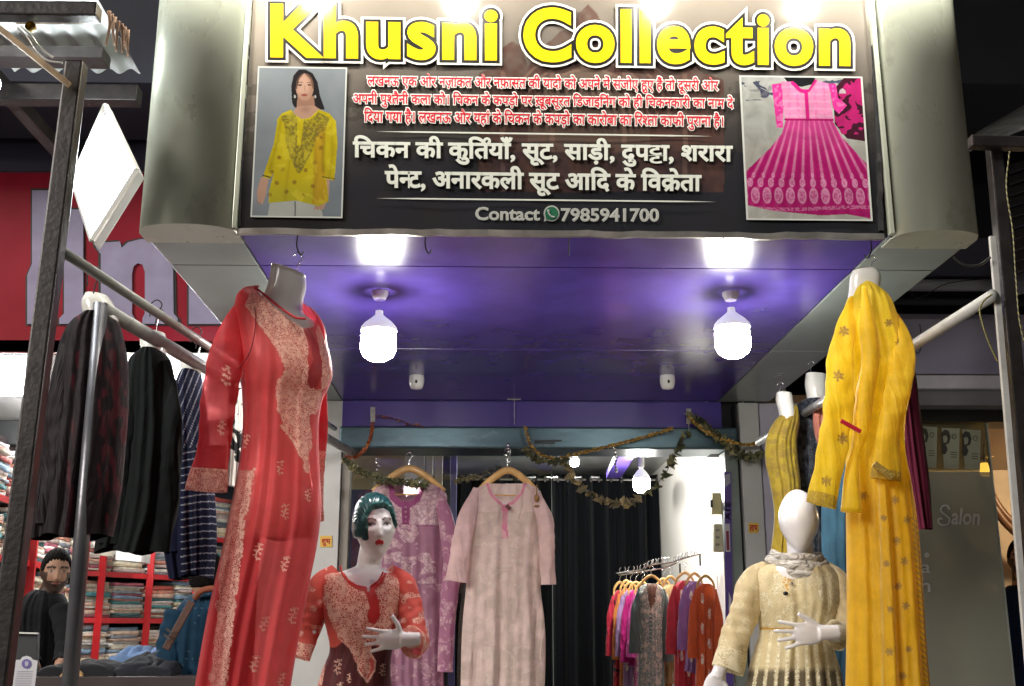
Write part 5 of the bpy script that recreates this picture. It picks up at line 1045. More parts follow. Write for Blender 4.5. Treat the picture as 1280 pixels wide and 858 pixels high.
# ---- the faceless mannequin ----------------------------------------------------------------------------
Ye = 3.9
MB = thing('mannequin', 'faceless egg headed white mannequin in a cream kurti with a draped white scarf', 'mannequin', tuple(P(996, 900, Ye)))
hc = P(998.5, 652, Ye - .02); hR = rotz(radians(-8)); pc = head_piece(hc, hR, .93, egg=True)
pc.append(limb([(1000, 676, Ye + .01), (1000, 697, Ye + .015), (996, 724, Ye + .02)], [.046, .043, .055], 20))
pc.append(rowpiece([(702, 980, 1016, .6), (708, 960, 1030, .8), (715, 948, 1040, .9), (728, 942, 1046, 1), (752, 947, 1044, 1.2), (778, 954, 1034, 1.05), (805, 950, 1036, .95), (840, 942, 1046, 1.1), (900, 938, 1052, 1.2)], Ye + .02, .09))
pc.append(limb([(1040, 724, Ye + .02), (1050, 755, Ye + .01), (1056, 785, Ye - .02)], [.036, .036, .034])); pc.append(limb([(1056, 785, Ye - .02), (1048, 792, Ye - .10), (1032, 791, Ye - .19)], [.036, .030, .021]))
pc += hand_pieces(P(1030, 791, Ye - .2), (-1, -.03, -.06), (0, -1, .15), (0, 0, 1), 1.0, .10, .34, (.8, .65))
pc.append(limb([(946, 724, Ye + .02), (930, 765, Ye + .02), (914, 805, Ye), (898, 842, Ye - .04)], [.036, .036, .032, .022])); pc += hand_pieces(P(898, 842, Ye - .04), (-.45, -.2, -1), (0, -1, 0), (.9, 0, -.3), .95, .2)
V, F = fuse(pc, .0034, 3); mk('body', (V, F), M_skinp, MB, smooth=True, col=np.tile((.80, .79, .80), (len(V), 1)))
C_crm = cloth('cream_sheer_cotton', sheer=.18, rough=.6, sheen=.3, thread=(.95, .88, .62), es=100, eth=.16, transl=.25, crease=.5, glint=.05)
rows = [(706, 958, 1034, .85), (712, 946, 1042, .95), (720, 940, 1048, 1.02), (735, 938, 1050, 1.12), (755, 942, 1048, 1.24), (778, 949, 1040, 1.15), (790, 950, 1038, 1.1), (812, 944, 1042, 1.1), (840, 936, 1050, 1.2), (905, 926, 1060, 1.35)]
VF = loft(rows, Ye + .02, .095, M=260, N=300, fold=.010, seed=61, fk=(6, 11, 17)); V, F = VF; px, py = proj(V); fr = V[:, 1] < Ye + .02
c = cols(VF, (.86, .74, .44)); e = np.where(fr & (py > 716) & (py < 782), .30 + .6 * (vn(px, py, 9, 4) > .5), 0.0); e = np.where(fr & inpoly(px, py, [(1025, 715), (1048, 728), (1049, 760), (1030, 760), (1022, 740)]), 1.0, e)
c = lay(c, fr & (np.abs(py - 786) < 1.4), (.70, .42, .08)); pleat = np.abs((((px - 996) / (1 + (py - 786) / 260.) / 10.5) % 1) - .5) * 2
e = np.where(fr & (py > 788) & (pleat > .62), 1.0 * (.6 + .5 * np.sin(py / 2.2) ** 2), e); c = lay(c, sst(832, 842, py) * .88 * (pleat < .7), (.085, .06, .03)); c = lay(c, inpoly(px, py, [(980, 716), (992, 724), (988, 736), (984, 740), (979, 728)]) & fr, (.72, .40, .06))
hole = fr & inpoly(px, py, [(968, 700), (971, 712), (979, 720), (991, 724), (1004, 722), (1014, 716), (1022, 700)]); F = F[~hole[F].any(1)]
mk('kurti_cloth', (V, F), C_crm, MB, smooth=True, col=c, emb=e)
mk('brooch', ell(P(982, 742, Ye - .10), (.009, .005, .007), 10, 8), M_blackp, MB, smooth=True); mk('pin', ell(P(990, 730, Ye - .09), (.005, .003, .005), 8, 6), M_steel, MB)
crf = lambda px, py, t, c, e: (c, np.where(t > .82, .9, np.where(vn(px, py, 7, 2) > .7, .5, 0)))
sl(MB, [(1030, 708, Ye + .02), (1043, 722, Ye + .01), (1052, 745, Ye), (1058, 772, Ye - .03), (1058, 790, Ye - .08), (1044, 794, Ye - .14)], [7, 17, 15, 13, 13, 18], C_crm, (.84, .70, .42), crf, seed=62, flat=.8)
sl(MB, [(958, 708, Ye + .02), (944, 722, Ye + .01), (935, 750, Ye), (922, 790, Ye - .01), (909, 838, Ye - .03)], [7, 18, 17, 17, 19], C_crm, (.86, .73, .44), crf, seed=63, flat=.7)
# draped cowl
a = np.linspace(0, 2 * pi, 90)
parts_ = []
for (rx, rz, dz, rr, fy) in ((29, 5, 694, .016, .10), (34, 8, 701, .017, .11), (31, 13, 707, .015, .12)):
    pts = [P(998 + rx * cos(t), dz + (rz if sin(t) < 0 else 3) * -sin(t) * (1 if sin(t) < 0 else -1) * 1.0 + 2.0 * cos(t + .4), Ye) + (0, .02 + fy * .7 * sin(t), 0) for t in a]
    parts_.append(tube(np.array(pts), rr * (1 + .25 * np.sin(a * 3)), 14, caps=False, flat=.8))
SC = join(*parts_); mk('scarf', SC, cloth('white_scarf_cloth', rough=.7, transl=.2, crease=1.0, cs=22, cstretch=(1, 1, 2.5)), MB, smooth=True, col=(.82, .78, .70), emb=0)

# ---- people ----------------------------------------------------------------------------------------------
C_shirt = cloth('shirt_cloth', rough=.85, sheen=.05, transl=0, crease=.4, cs=7, spec=.15, cstretch=(1, 1, 1))
skin = (.46, .26, .175)
def shorthair(X, Yy, Z):
    k = sst(-.004, .01, Z - np.interp(X, [-.075, -.064, -.052, -.03, 0, .02, .04, .054, .066, .075], [-.01, .012, .046, .066, .070, .060, .063, .046, .01, -.01]) - .004 * np.sin(X * 420)); k = np.where(Yy > -.034, np.maximum(k, sst(-.005, .012, Z)), k); return np.where(Yy > .022, np.maximum(k, sst(-.055, -.035, Z)), k)
def person(label, Y, hpx, hpy, S, yaw, rows, depth, shirt, limbs, hands=(), kind='bearded', pitch=0, paint=None):
    b = thing('person', label, 'person', (P(hpx, hpy, Y)[0], Y, .25)); hc = P(hpx, hpy, Y); R = rotz(radians(yaw)) @ rotx(radians(pitch))
    pc = head_piece(hc, R, S); nb_ = P((rows[0][1] + rows[0][2]) / 2, rows[0][0] + 12, Y + .03); pc.append(tube([hc - np.array([0, -.015, .03]), (hc + nb_) / 2 - (0, 0, .03), nb_], [.050, .052, .06], 18))
    inner = [(r[0], r[1] + 3, r[2] - 3) + tuple(r[3:]) for r in rows]; pc.append(rowpiece(inner, Y + .03, depth * .85))
    for lp, lr in limbs: pc.append(limb(lp, [x * .8 for x in lr]))
    for h in hands: pc += hand_pieces(*h)
    # legs down to the floor, behind the counters
    hipz = P(hpx, rows[-1][0], Y)[2]; cx = P((rows[-1][1] + rows[-1][2]) / 2, 700, Y)[0]
    for sd in (-1, 1): pc.append(tube([(cx + sd * .09, Y + .03, hipz + .12), (cx + sd * .10, Y + .02, (hipz + .25) / 2), (cx + sd * .10, Y + .04, .30)], [.095, .062, .045], 16)); pc.append(ell((cx + sd * .10, Y - .03, .285), (.045, .12, .035), 12, 8))
    V, F = fuse(pc, .0055, 3); mk('body', (V, F), M_human, b, smooth=True, col=facepaint(V, hc, R, S, skin, kind))
    hs, lc = hair_shell(hc, R, S, shorthair, .007, .0025, n=90, m=70); mk('hair', hs, mat('black_hair', (.006, .005, .004), .85, bump=.5, bs=200, spec=.15), b, smooth=True)
    VF = loft(rows, Y + .03, depth, M=160, N=160, fold=.016, fk=(6, 11, 17), seed=int(hpx)); px, py = proj(VF[0]); c = cols(VF, shirt)
    if paint: c = paint(px, py, c)
    mk('shirt', VF, C_shirt, b, smooth=True, col=c, emb=0)
    for lp, lr in limbs:
        k = 50; p = spline(np.array([list(P(*q)) for q in lp]), k); rr = np.interp(np.linspace(0, 1, k), np.linspace(0, 1, len(lr)), lr) * (1.05 + .05 * np.sin(np.linspace(0, 30, k))); T = tube(p[:int(k * .93)], rr[:int(k * .93)], 20, caps=False); c = cols(T, shirt); px, py = proj(T[0])
        if paint: c = paint(px, py, c)
        mk('shirt_sleeve', T, C_shirt, b, smooth=True, col=c, emb=0)
    mk('trousers', join(*[tube([(cx + sd * .085, Y + .03, hipz + .06), (cx + sd * .10, Y + .02, (hipz + .25) / 2), (cx + sd * .10, Y + .04, .36)], [.115, .080, .065], 18) for sd in (-1, 1)]), mat('dark_trousers', (.02, .022, .03), .8), b, smooth=True)
    return b
person('man with short black hair and beard in a black shirt at the left counter', 5.6, 70, 715, .93, 26, [(738, 42, 72, .5), (745, 33, 80, .8), (756, 26, 84, 1), (790, 20, 84, 1), (830, 22, 80, 1), (880, 22, 78, 1)], .12, (.012, .013, .015),
       [([(34, 762, 5.6), (30, 800, 5.55), (44, 838, 5.45)], [.062, .05, .036]), ([(76, 762, 5.55), (82, 800, 5.45), (74, 835, 5.3)], [.05, .045, .03])], hands=[(P(74, 836, 5.3), (-.2, -.1, -1), (0, -1, 0), (1, 0, 0), .9, .9)], pitch=8)
def dots(px, py, c): return lay(c, (np.hypot(((px + 3 * (np.floor(py / 9) % 2)) % 8) - 4, (py % 9) - 4.5) < .55) * .35, (.4, .5, .55))
mb = person('man seen from behind, dotted blue shirt, orange scarf, brown shoulder strap', 4.9, 258, 722, .93, 185, [(740, 248, 286, .6), (747, 235, 298, .85), (760, 223, 306, 1), (790, 213, 310, 1), (830, 208, 312, 1), (900, 206, 314, 1)], .13, (.010, .038, .072),
       [([(226, 766, 4.9), (214, 805, 4.88), (208, 850, 4.8)], [.062, .055, .042])], paint=dots)
mk('collar_scarf', tube(spline(np.array([P(244, 748, 4.80), P(252, 739, 4.78), P(266, 736, 4.78), P(284, 742, 4.82)]), 30), [.013] * 30, 12), mat('rust_orange_cloth', (.26, .07, .03), .8, bump=.4), mb, smooth=True)
mk('shoulder_strap', bev(bar(P(240, 752, 4.74), P(207, 812, 4.70), .030, .012), .003), mat('brown_leather', (.075, .028, .014), .5, bump=.2), mb)
mk('strap_buckle', join(bar(P(208, 786, 4.68), P(216, 792, 4.68), .012, .01), bar(P(205, 793, 4.68), P(213, 799, 4.68), .012, .01)), M_steel, mb)
person('man in a navy shirt standing inside the salon doorway at the right edge', 6.3, 1277, 700, .95, -22, [(732, 1262, 1292, .6), (740, 1250, 1304, .85), (754, 1243, 1312, 1), (800, 1242, 1312, 1), (840, 1244, 1310, 1), (900, 1244, 1310, 1)], .13, (.012, .028, .085),
       [([(1250, 755, 6.3), (1228, 795, 6.35), (1224, 815, 6.3), (1240, 850, 6.15)], [.064, .054, .048, .036])])
# ------------------------------------------------------------------ the left neighbour: posts, pipes, lamp, sign, shelves
def px_bar(name, a, b, Ya, Yb, w, h, m_, parent=None, **k): return mk(name, bev(bar(P(*a, Ya), P(*b, Yb), w, h), min(w, h) * .12), m_, parent, **k)
px_bar('steel_post', (-14, 960), (96, 80), 2.55, 2.55, .044, .044, M_darkm, label='thick dark square steel post leaning slightly at the left edge', cat='post')
lp = thing('pole_rack', 'grey round pole with a white pipe running back to the shop pillar, left side', 'clothes rack', tuple(P(80, 960, 3.0)))
mk('pole', tube([P(79, 960, 3.0), P(126, 380, 3.0)], .0205, 18), M_pipeg, lp, smooth=True)
mk('pole_cap', ell(P(126, 381, 3.0), (.021, .021, .006), 16, 8), M_pipeg, lp)
mk('pipe', tube([P(128, 386, 3.0), P(440, 566, 5.70)], .021, 16), M_pipew, lp, smooth=True)
tp_ = thing('clothes_pipe', 'thin white upper pipe running from the thick post toward the shop', 'pipe', tuple(P(80, 316, 2.58)))
mk('pipe', tube([P(80, 316, 2.58), P(300, 459, 3.75), P(418, 536, 5.4)], .013, 14), M_pipew, tp_, smooth=True)
for (a, b) in ((119, 352), (196, 392), (246, 425)):
    c = P(a, b - 8, 2.58 + (a - 80) / 220 * 1.17); mk('wire_hook', tube(spline(np.array([c + (-.018, 0, -.03), c + (-.016, 0, .012), c + (0, 0, .022), c + (.014, 0, .01), c + (.004, 0, -.02), c + (0, 0, -.05)]), 20), .002, 6), M_darkm, tp_)
# overhead frame
px_bar('roof_beam', (-40, 14), (124, 16), 2.35, 2.35, .040, .036, M_darkm, label='dark square beam with an open end crossing the top left corner', cat='beam')
px_bar('wood_lath', (-30, 12), (86, 106), 2.5, 2.5, .018, .014, M_lath, label='bare wooden lath running down to the top of the thick post', cat='lath')
px_bar('wood_lath', (20, 27), (124, 27), 2.38, 2.38, .010, .010, M_lath, label='thin wooden strip under the dark corner beam', cat='lath')
M_sheet = mat('white_roof_sheet', (.70, .72, .72), .45, var=.25, vs=5, stretch=(1, .2, 1), dirt=.25, dc=(.25, .24, .22))
def sheetpiece(x0, x1, y0, y1, z0, z1, label):
    n, m_ = 90, 30; X, Yv = np.meshgrid(np.linspace(x0, x1, n), np.linspace(y0, y1, m_)); Z = z0 + (z1 - z0) * (Yv - y0) / (y1 - y0) + .010 * np.sin(X * 2 * pi / .075)
    V = np.stack([X, Yv, Z], -1).reshape(-1, 3); F = grid(n, m_); V2 = V + (0, 0, .003); o = len(V)
    mk('roof_sheet', (np.vstack([V, V2]), np.vstack([F, F[:, ::-1] + o])), M_sheet, smooth=True, label=label, cat='roof sheet')
sheetpiece(-1.66, -1.22, 2.75, 3.62, 3.48, 3.45, 'corrugated white roof sheet beside the canopy, lit from below')
sheetpiece(-2.6, -1.72, 2.7, 3.62, 3.42, 3.38, 'corrugated white roof sheet at the far left, brightest one')
mk('roof_rafter', bbox(-1.74, -1.69, 2.0, 4.2, 3.38, 3.43), M_darkm, label='dark rafter between the two white roof sheets', cat='rafter')
mk('roof_rafter', bbox(-2.6, -1.22, 3.60, 3.66, 3.33, 3.39), M_darkm, label='dark cross rafter at the back end of the white roof sheets', cat='rafter')
w = thing('wire_bundle', 'loose white wires and a round brass cap tied under the corner beam', 'wires', tuple(P(40, 40, 2.4)))
for pts in ([(22, 35), (34, 48), (44, 64), (60, 76), (78, 79)], [(26, 33), (38, 44), (50, 60), (66, 72)]): mk('wire', tube(spline(np.array([P(a, b, 2.42) for a, b in pts]), 30), .0028, 6), M_wplast, w, smooth=True)
mk('brass_cap', lathe(P(39, 34, 2.36), [(.001, -.006), (.010, -.006), (.012, 0), (.012, .006)], 16, axis=(0, -1, 0)), mat('brass', (.55, .38, .08), .35, .8), w)
rg = []
for k in range(7):
    x0 = 136 + k * 4; pts = [(x0, 14 + k * 4), (x0 + rng.uniform(-3, 3), 30 + k * 4), (x0 + rng.uniform(-4, 4), 44 + k * 3 + rng.uniform(-4, 14))]; rg.append(tube(spline(np.array([P(a, b, 2.9 + rng.uniform(-.02, .02)) for a, b in pts]), 10), np.linspace(.006, .003, 10), 7, flat=.5))
mk('torn_cloth', join(*rg), mat('torn_brown_cloth', (.22, .13, .08), .9, var=.5, bump=.4), label='torn brown cloth dangling from the edge of the roof sheet', cat='cloth scrap', smooth=True)

mk('roof_rafter', bbox(-2.6, -1.24, 3.30, 3.38, 3.33, 3.37), M_darkm, label='dark cross rafter under the middle of the white roof sheets', cat='rafter')
# flood lamp
fl = thing('flood_lamp', 'square white flood lamp lit beside the left canopy column', 'lamp', tuple(P(130, 220, 2.95)))
cs = [(P(133, 130, 3.02)), (P(173, 214, 2.90)), (P(116, 305, 2.86)), (P(91, 226, 2.99))]; cen = np.mean(cs, 0)
nrm = np.cross(cs[1] - cs[0], cs[2] - cs[0]); nrm /= np.linalg.norm(nrm); nrm = nrm if nrm[1] < 0 else -nrm
mk('housing', bev(prism([p for p in cs], -nrm * .035), .006), mat('white_painted_alloy', (.6, .62, .62), .4), fl)
mk('light_panel', prism([cen + (p - cen) * .80 + nrm * .003 for p in cs], nrm * .002), M_flood, fl)
for i in range(4): mk('rim', bar(cen + (cs[i] - cen) * .97 + nrm * .004, cen + (cs[(i + 1) % 4] - cen) * .97 + nrm * .004, .012, .010), M_wplast, fl)
mk('bracket', tube([cen - nrm * .035, cen - nrm * .07 + (0, .02, .01), P(98, 215, 3.0) + (0, .05, 0)], .008, 8), M_darkm, fl)
# second lamp under the far roof sheet
sl_ = thing('roof_lamp', 'glaring lamp under the far left roof sheet at the edge of the picture', 'lamp', tuple(P(-22, 100, 3.2)))
mk('bulb_globe', ell(P(-22, 104, 3.1), (.05, .05, .05), 18, 12), emi('lit_roof_lamp', (.95, 1, 1), 170.0), sl_, smooth=True); mk('holder', lathe(P(-22, 104, 3.1) + (0, 0, .12), [(.02, 0), (.022, .07)], 12), M_wplast, sl_)

# red signboard with pale lilac letters
rs = thing('neighbour_sign', 'glossy red signboard with large lilac letters left of the shop', 'sign', tuple(P(120, 440, 5.2)))
M_redb = mat('red_gloss_board', (.34, .012, .035), .2, var=.2, vs=3, bump=.03, bs=10, coat=.4, dirt=.1); M_lil = mat('lilac_letter_face', (.36, .33, .50), .3, var=.2, coat=.3)
mk('board', plate([(-60, 216), (300, 216), (300, 441), (-60, 441)], 5.2, .06), M_redb, rs)
G = [[(40, 238), (62, 238), (62, 330), (68, 344), (68, 405), (34, 405), (34, 344), (40, 330)],
     [(74, 405), (74, 398), (80, 392), (80, 276), (74, 268), (74, 262), (104, 262), (104, 392), (110, 398), (110, 405)],
     [(120, 405), (120, 398), (126, 392), (126, 318), (120, 310), (120, 304), (150, 302), (152, 310), (160, 303), (176, 299), (196, 300), (210, 308), (216, 322), (217, 392), (222, 398), (222, 405), (178, 405), (178, 398), (181, 392), (181, 340), (178, 331), (172, 329), (167, 333), (165, 342), (165, 392), (168, 398), (168, 405)],
     [(236, 405), (236, 330), (240, 312), (262, 302), (290, 302), (290, 405)]]
for g_ in G:
    cx_ = np.mean([q[0] for q in g_]); cy_ = np.mean([q[1] for q in g_])
    grow = [(cx_ + (a - cx_) * 1.05 + (1.2 if a > cx_ else -1.2), cy_ + (b - cy_) * 1.012 + (1.2 if b > cy_ else -1.2)) for a, b in g_]
    mk('letter_outline', plate(grow, 5.194, .005), M_blackp, rs); mk('letter', plate(g_, 5.188, .005), M_lil, rs)
# neighbour's inside
ns = thing('neighbour_shop', 'open neighbour shop on the left with grey ceiling and side walls', 'shop', tuple(P(120, 858, 5.3)))
zc = P(60, 441, 5.2)[2]; xl_ = P(-140, 600, 6)[0]
mk('shop_ceiling', box(-4.2, -1.08, 5.2, 9.3, zc + .002, zc + .06), mat('grey_gloss_ceiling', (.45, .43, .42), .25, var=.15, vs=2, spec=.6), ns)
mk('ceiling_beam', bbox(-4.2, -1.08, 7.0, 7.12, P(20, 556, 7.0)[2], zc), M_blackp, ns)
mk('side_wall', bbox(-1.16, -1.06, 5.9, 9.3, .1, zc), M_wallw, ns); mk('upper_board', plate([(-60, 110), (250, 110), (250, 214), (-60, 214)], 5.5, .04), mat('dim_mauve_awning', (.12, .10, .15), .6, var=.4, vs=2), ns)
tl = thing('tube_light', 'long lit tube light under the neighbour shop ceiling at the left edge', 'light', tuple(P(0, 495, 6.0)))
mk('tube', tube([P(-120, 486, 6.0), P(45, 492, 6.0)], .018, 12), M_tube, tl, smooth=True); mk('batten', bbox(P(-120, 480, 6.03)[0], P(46, 480, 6.03)[0], 6.02, 6.08, P(0, 484, 6.0)[2], zc - .002), M_wplast, tl)
tl = thing('tube_light', 'second lit tube light deeper in the neighbour shop, over the shelves', 'light', tuple(P(150, 560, 7.0)))
mk('tube', tube([P(70, 540, 6.6), P(250, 545, 6.6)], .018, 12), M_tube, tl, smooth=True)
M_redp = mat('red_painted_steel', (.55, .02, .025), .35, coat=.2); M_shelf = mat('dark_shelf_board', (.05, .035, .035), .5)
A_, B_, C_ = [P(x, 700, Y)[:2] for x, Y in ((-40, 5.4), (106, 7.4), (292, 8.7))]
zs = [P(110, y, 7.4)[2] for y in (888, 831, 772, 713, 655, 598)]
cpal = [(.74, .70, .62), (.78, .74, .66), (.70, .64, .50), (.72, .55, .42), (.74, .70, .62), (.45, .08, .06), (.60, .40, .30), (.30, .34, .38), (.12, .13, .15), (.66, .30, .22), (.52, .46, .36), (.20, .30, .40), (.72, .62, .42), (.55, .55, .52), (.40, .12, .16), (.08, .25, .26), (.66, .52, .48)]
ORD = ['first', 'second', 'third', 'fourth', 'fifth', 'sixth', 'seventh', 'eighth', 'ninth', 'tenth', 'eleventh', 'twelfth', 'thirteenth']
def stack(p, d, n_, wid, dep, h):
    """a pile of folded clothes; every fold a rounded slab of its own colour"""
    VV, FF, CC, o, z = [], [], [], 0, p[2]; d = np.array([d[0], d[1], 0]); b = np.array([d[1], -d[0], 0])
    while z < p[2] + h:
        t = rng.uniform(.012, .03); w_ = wid * rng.uniform(.88, 1.04); q = dep * rng.uniform(.9, 1.05); ox = rng.uniform(-.015, .015); k = 8; col = np.array(cpal[rng.integers(len(cpal))]) * rng.uniform(.7, 1.15); prof = [(-q / 2, 0), (-q / 2 - t * .3, t * .3), (-q / 2 - t * .3, t * .7), (-q / 2, t), (q / 2, t), (q / 2, 0)]
        for e_, sg in ((-.5, 0), (-.46, 1), (-.15, 1), (.15, 1), (.46, 1), (.5, 0)):
            for a, c_ in prof:
                cz = (c_ if sg else t * .5 + (c_ - t * .5) * .35); VV.append(p * (1, 1, 0) + np.array([0, 0, z + cz + rng.uniform(-.005, .005)]) + d * (e_ * w_ + ox) - b * (-a) * (1 if sg else .95)); CC.append(col)
        for i in range(5):
            for j in range(6): jj = (j + 1) % 6; FF.append((o + i * 6 + j, o + i * 6 + jj, o + (i + 1) * 6 + jj, o + (i + 1) * 6 + j))
        FF.append(tuple(o + j for j in range(5, -1, -1))); FF.append(tuple(o + 30 + j for j in range(6))); o += 36; z += t * .93
    return (np.array(VV), FF), np.array(CC)
M_fold = mat('folded_cloth', (1, 1, 1), .8, attr=True, var=.3, vs=25, bump=.25, bs=50)
for (p0, p1, words, ups) in ((A_, B_, 'red and black steel shelving full of folded clothes along the left wall', (.1, .45, .98)), (B_, C_, 'red steel shelving full of folded clothes across the back of the left shop', (.10, .40, .72, .99))):
    L_ = np.linalg.norm(p1 - p0); d = (p1 - p0) / L_; b = np.array([d[1], -d[0]]); sh = thing('clothes_shelf', words, 'shelf', (*((p0 + p1) / 2), .2))
    for z in zs[:-1]: mk('shelf_board', bev(bar((*(p0 + b * -.22), z - .018), (*(p1 + b * -.22), z - .018), .40, .022), .003), M_shelf, sh); mk('shelf_edge', bev(bar((*(p0 + b * -.0), z - .018), (*(p1 + b * -.0), z - .018), .012, .034), .002), M_redp, sh)
    for f in ups: q = p0 + d * L_ * f + b * .012; mk('upright', bev(bar((*q, .2), (*q, zs[4] + .05), .045, .02), .003), M_redp, sh)
    mk('back_panel', bar((*(p0 - b * .45), 1.4), (*(p1 - b * .45), 1.4), .02, 2.6), M_shelf, sh)
    n_ = int(L_ / .245)
    for li, z in enumerate(zs[:-1]):
        for k in range(n_):
            q = p0 + d * (k + .5) * L_ / n_ - b * .17; VF_, cc = stack(np.array([*q, z]), d, 8, L_ / n_ * .93, .30, (zs[li + 1] - z) * rng.uniform(.62, .86) if li < 4 else rng.uniform(.12, .3))
            mk('folded_clothes', VF_, M_fold, col=cc, smooth=True, label='%s clothes pile on the %s shelf from the top of the %s shelving' % (ORD[k], ORD[5 - li - 1], 'left wall' if p0 is A_ else 'back'), cat='clothes pile', group='piles of folded clothes on the shelves')
for (x0, y0, x1, y1, c_, l_) in ((122, 664, 142, 694, (.50, .44, .36), 'brown carton on top of the red shelving'), (140, 672, 160, 694, (.42, .38, .33), 'smaller grey carton leaning beside the brown carton'), (144, 672, 176, 700, (.75, .74, .70), 'white open carton lid on the red shelving')):
    mk('carton', bev(prism([P(x0, y1, 7.2), P(x1, y1 + 3, 7.3), P(x1 + 2, y0 + 5, 7.3), P(x0 + 3, y0, 7.2)], (0, .2, 0)), .004), mat('carton_board', c_, .8, bump=.1), label=l_, cat='carton')
# counter and things on it
ct = thing('shop_counter', 'counter heaped with dark clothes at the bottom left', 'counter', tuple(P(150, 900, 5.0)))
zt = P(150, 846, 4.6)[2]
mk('counter_top', bbox(P(10, 850, 4.6)[0], P(250, 850, 4.6)[0], 4.6, 5.2, zt - .04, zt), M_shelf, ct); mk('counter_front', bbox(P(12, 850, 4.62)[0], P(248, 850, 4.62)[0], 4.62, 4.66, .1, zt - .042), M_redp, ct)
def heap(x0, x1, y0, y1, h, col, name, label, seed, m_=None):
    n, m2 = 90, 60; X, Yv = np.meshgrid(np.linspace(x0, x1, n), np.linspace(y0, y1, m2)); u = (X - x0) / (x1 - x0) * 2 - 1; v = (Yv - y0) / (y1 - y0) * 2 - 1
    H = h * np.clip(1 - u ** 4, 0, 1) ** .5 * np.clip(1 - v ** 4, 0, 1) ** .5 * (.55 + .6 * vn(X, Yv, .10, seed) + .3 * np.abs(np.sin(X * 34 + 5 * vn(X, Yv, .08, seed + 1))) * .5); cc = np.tile(np.array(col, float), (n * m2, 1)) * (.75 + .5 * vn(X, Yv, .13, seed + 3)).reshape(-1, 1)
    mk(name, (np.stack([X, Yv, zt + .001 + H], -1).reshape(-1, 3), grid(n, m2)), m_ or C_shirt, smooth=True, col=cc, emb=0, label=label, cat='clothes')
xa = lambda x, Y=4.8: P(x, 840, Y)[0]
heap(xa(60), xa(160), 4.62, 5.0, .05, (.02, .02, .022), 'clothes_heap', 'flat heap of black clothes on the counter near the pole', 3); heap(xa(150), xa(228), 4.64, 5.1, .07, (.022, .024, .03), 'clothes_heap', 'heap of black clothes on the counter before the blue shirt man', 6)
heap(xa(112), xa(196), 4.9, 5.18, .10, (.16, .26, .46), 'denim_heap', 'crumpled pale and dark blue denim on the counter', 9)
heap(xa(96), xa(124), 4.61, 4.8, .03, (.45, .28, .12), 'clothes_heap', 'small ochre cloth showing under the black clothes', 12)
lt_ = thing('monitor', 'dark monitor seen from behind with a pale top edge, in front of the bearded man', 'monitor', tuple(P(30, 850, 4.8)))
mk('screen_back', bev(prism([P(12, 858, 4.8), P(44, 858, 4.8), P(47, 792, 4.8), P(15, 791, 4.8)], (0, .03, 0)), .003), mat('dark_grey_plastic', (.05, .055, .06), .4), lt_); mk('top_edge', bar(P(14, 791, 4.79), P(48, 792, 4.79), .016, .006), M_wplast, lt_)
cd = thing('price_card', 'white card with a round purple emblem standing at the bottom left', 'card', tuple(P(33, 880, 3.9)))
pts = [(13, 880), (41, 880), (47, 826), (41, 825), (38, 821.5), (33, 820), (28, 821.5), (25, 825), (20, 825)]
mk('card', plate(pts, 3.9, .002), mat('white_card', (.74, .74, .78), .5), cd)
mk('emblem', plate(disc(33, 830, 6), 3.898, .001), mat('purple_ink', (.20, .16, .45), .5), cd); mk('emblem', plate([(31.5, 833), (31, 829), (32, 826), (33.5, 828), (35, 826), (35.5, 830), (34.5, 833)], 3.8965, .001), mat('pale_lilac_ink', (.6, .6, .75), .5), cd)
for k in range(7): mk('card_line', plate([(21 - k * .5, 839 + k * 3), (41 - k * .4, 839 + k * 3), (41 - k * .4, 839.7 + k * 3), (21 - k * .5, 839.7 + k * 3)], 3.898, .001), mat('grey_print', (.45, .45, .55), .6) if k == 0 else bpy.data.materials['grey_print'], cd)

# ------------------------------------------------------------------ the right neighbour
px_bar('steel_post', (1316, 980), (1242, 182), 3.0, 3.0, .038, .038, M_darkm, label='dark square steel post at the right edge', cat='post')
px_bar('white_angle', (1298, 980), (1240, 296), 2.97, 2.97, .017, .012, M_pipew, label='white painted angle strip fixed along the right post', cat='angle strip')
px_bar('roof_beam', (1212, 178), (1300, 181), 2.95, 2.95, .035, .035, M_darkm, label='dark horizontal beam on top of the right post', cat='beam')
rp = thing('clothes_pipe', 'thick white pipe running from the right post back behind the yellow dress', 'pipe', tuple(P(1240, 368, 2.95)))
mk('pipe', tube([P(1242, 369, 2.95), P(1100, 458, 3.6), P(948, 553, 5.25)], .017, 16), M_pipew, rp, smooth=True)
nb_ = thing('salon_building', 'salon on the right, lilac panel over grey ledges', 'shop', tuple(P(1180, 858, 5.6)))
mk('lilac_panel', plate([(1040, 392), (1330, 394), (1330, 468), (1040, 467)], 5.55, .05), M_lav, nb_)
mk('ledge', plate([(1040, 469), (1330, 470), (1330, 486), (1040, 485)], 5.42, .15), mat('white_ledge', (.62, .60, .66), .4), nb_); mk('ledge', plate([(1040, 488), (1330, 489), (1330, 507), (1040, 506)], 5.46, .12), mat('grey_ledge', (.20, .20, .22), .4), nb_)
mk('header', plate([(1040, 509), (1330, 510), (1330, 528), (1040, 527)], 5.58, .2), M_blackp, nb_)
mk('upper_pipe', tube([P(1090, 357, 5.3), P(1330, 357, 5.3)], .030, 14), mat('dull_grey_pipe', (.25, .25, .30), .4), nb_, smooth=True); mk('upper_pipe', tube([P(1110, 376, 5.4), P(1330, 378, 5.4)], .022, 14), M_dark, nb_, smooth=True)
mk('upper_board', plate([(1160, 298), (1330, 298), (1330, 345), (1110, 345)], 5.5, .03), mat('dim_blue_board', (.05, .05, .09), .5, var=.4), nb_)
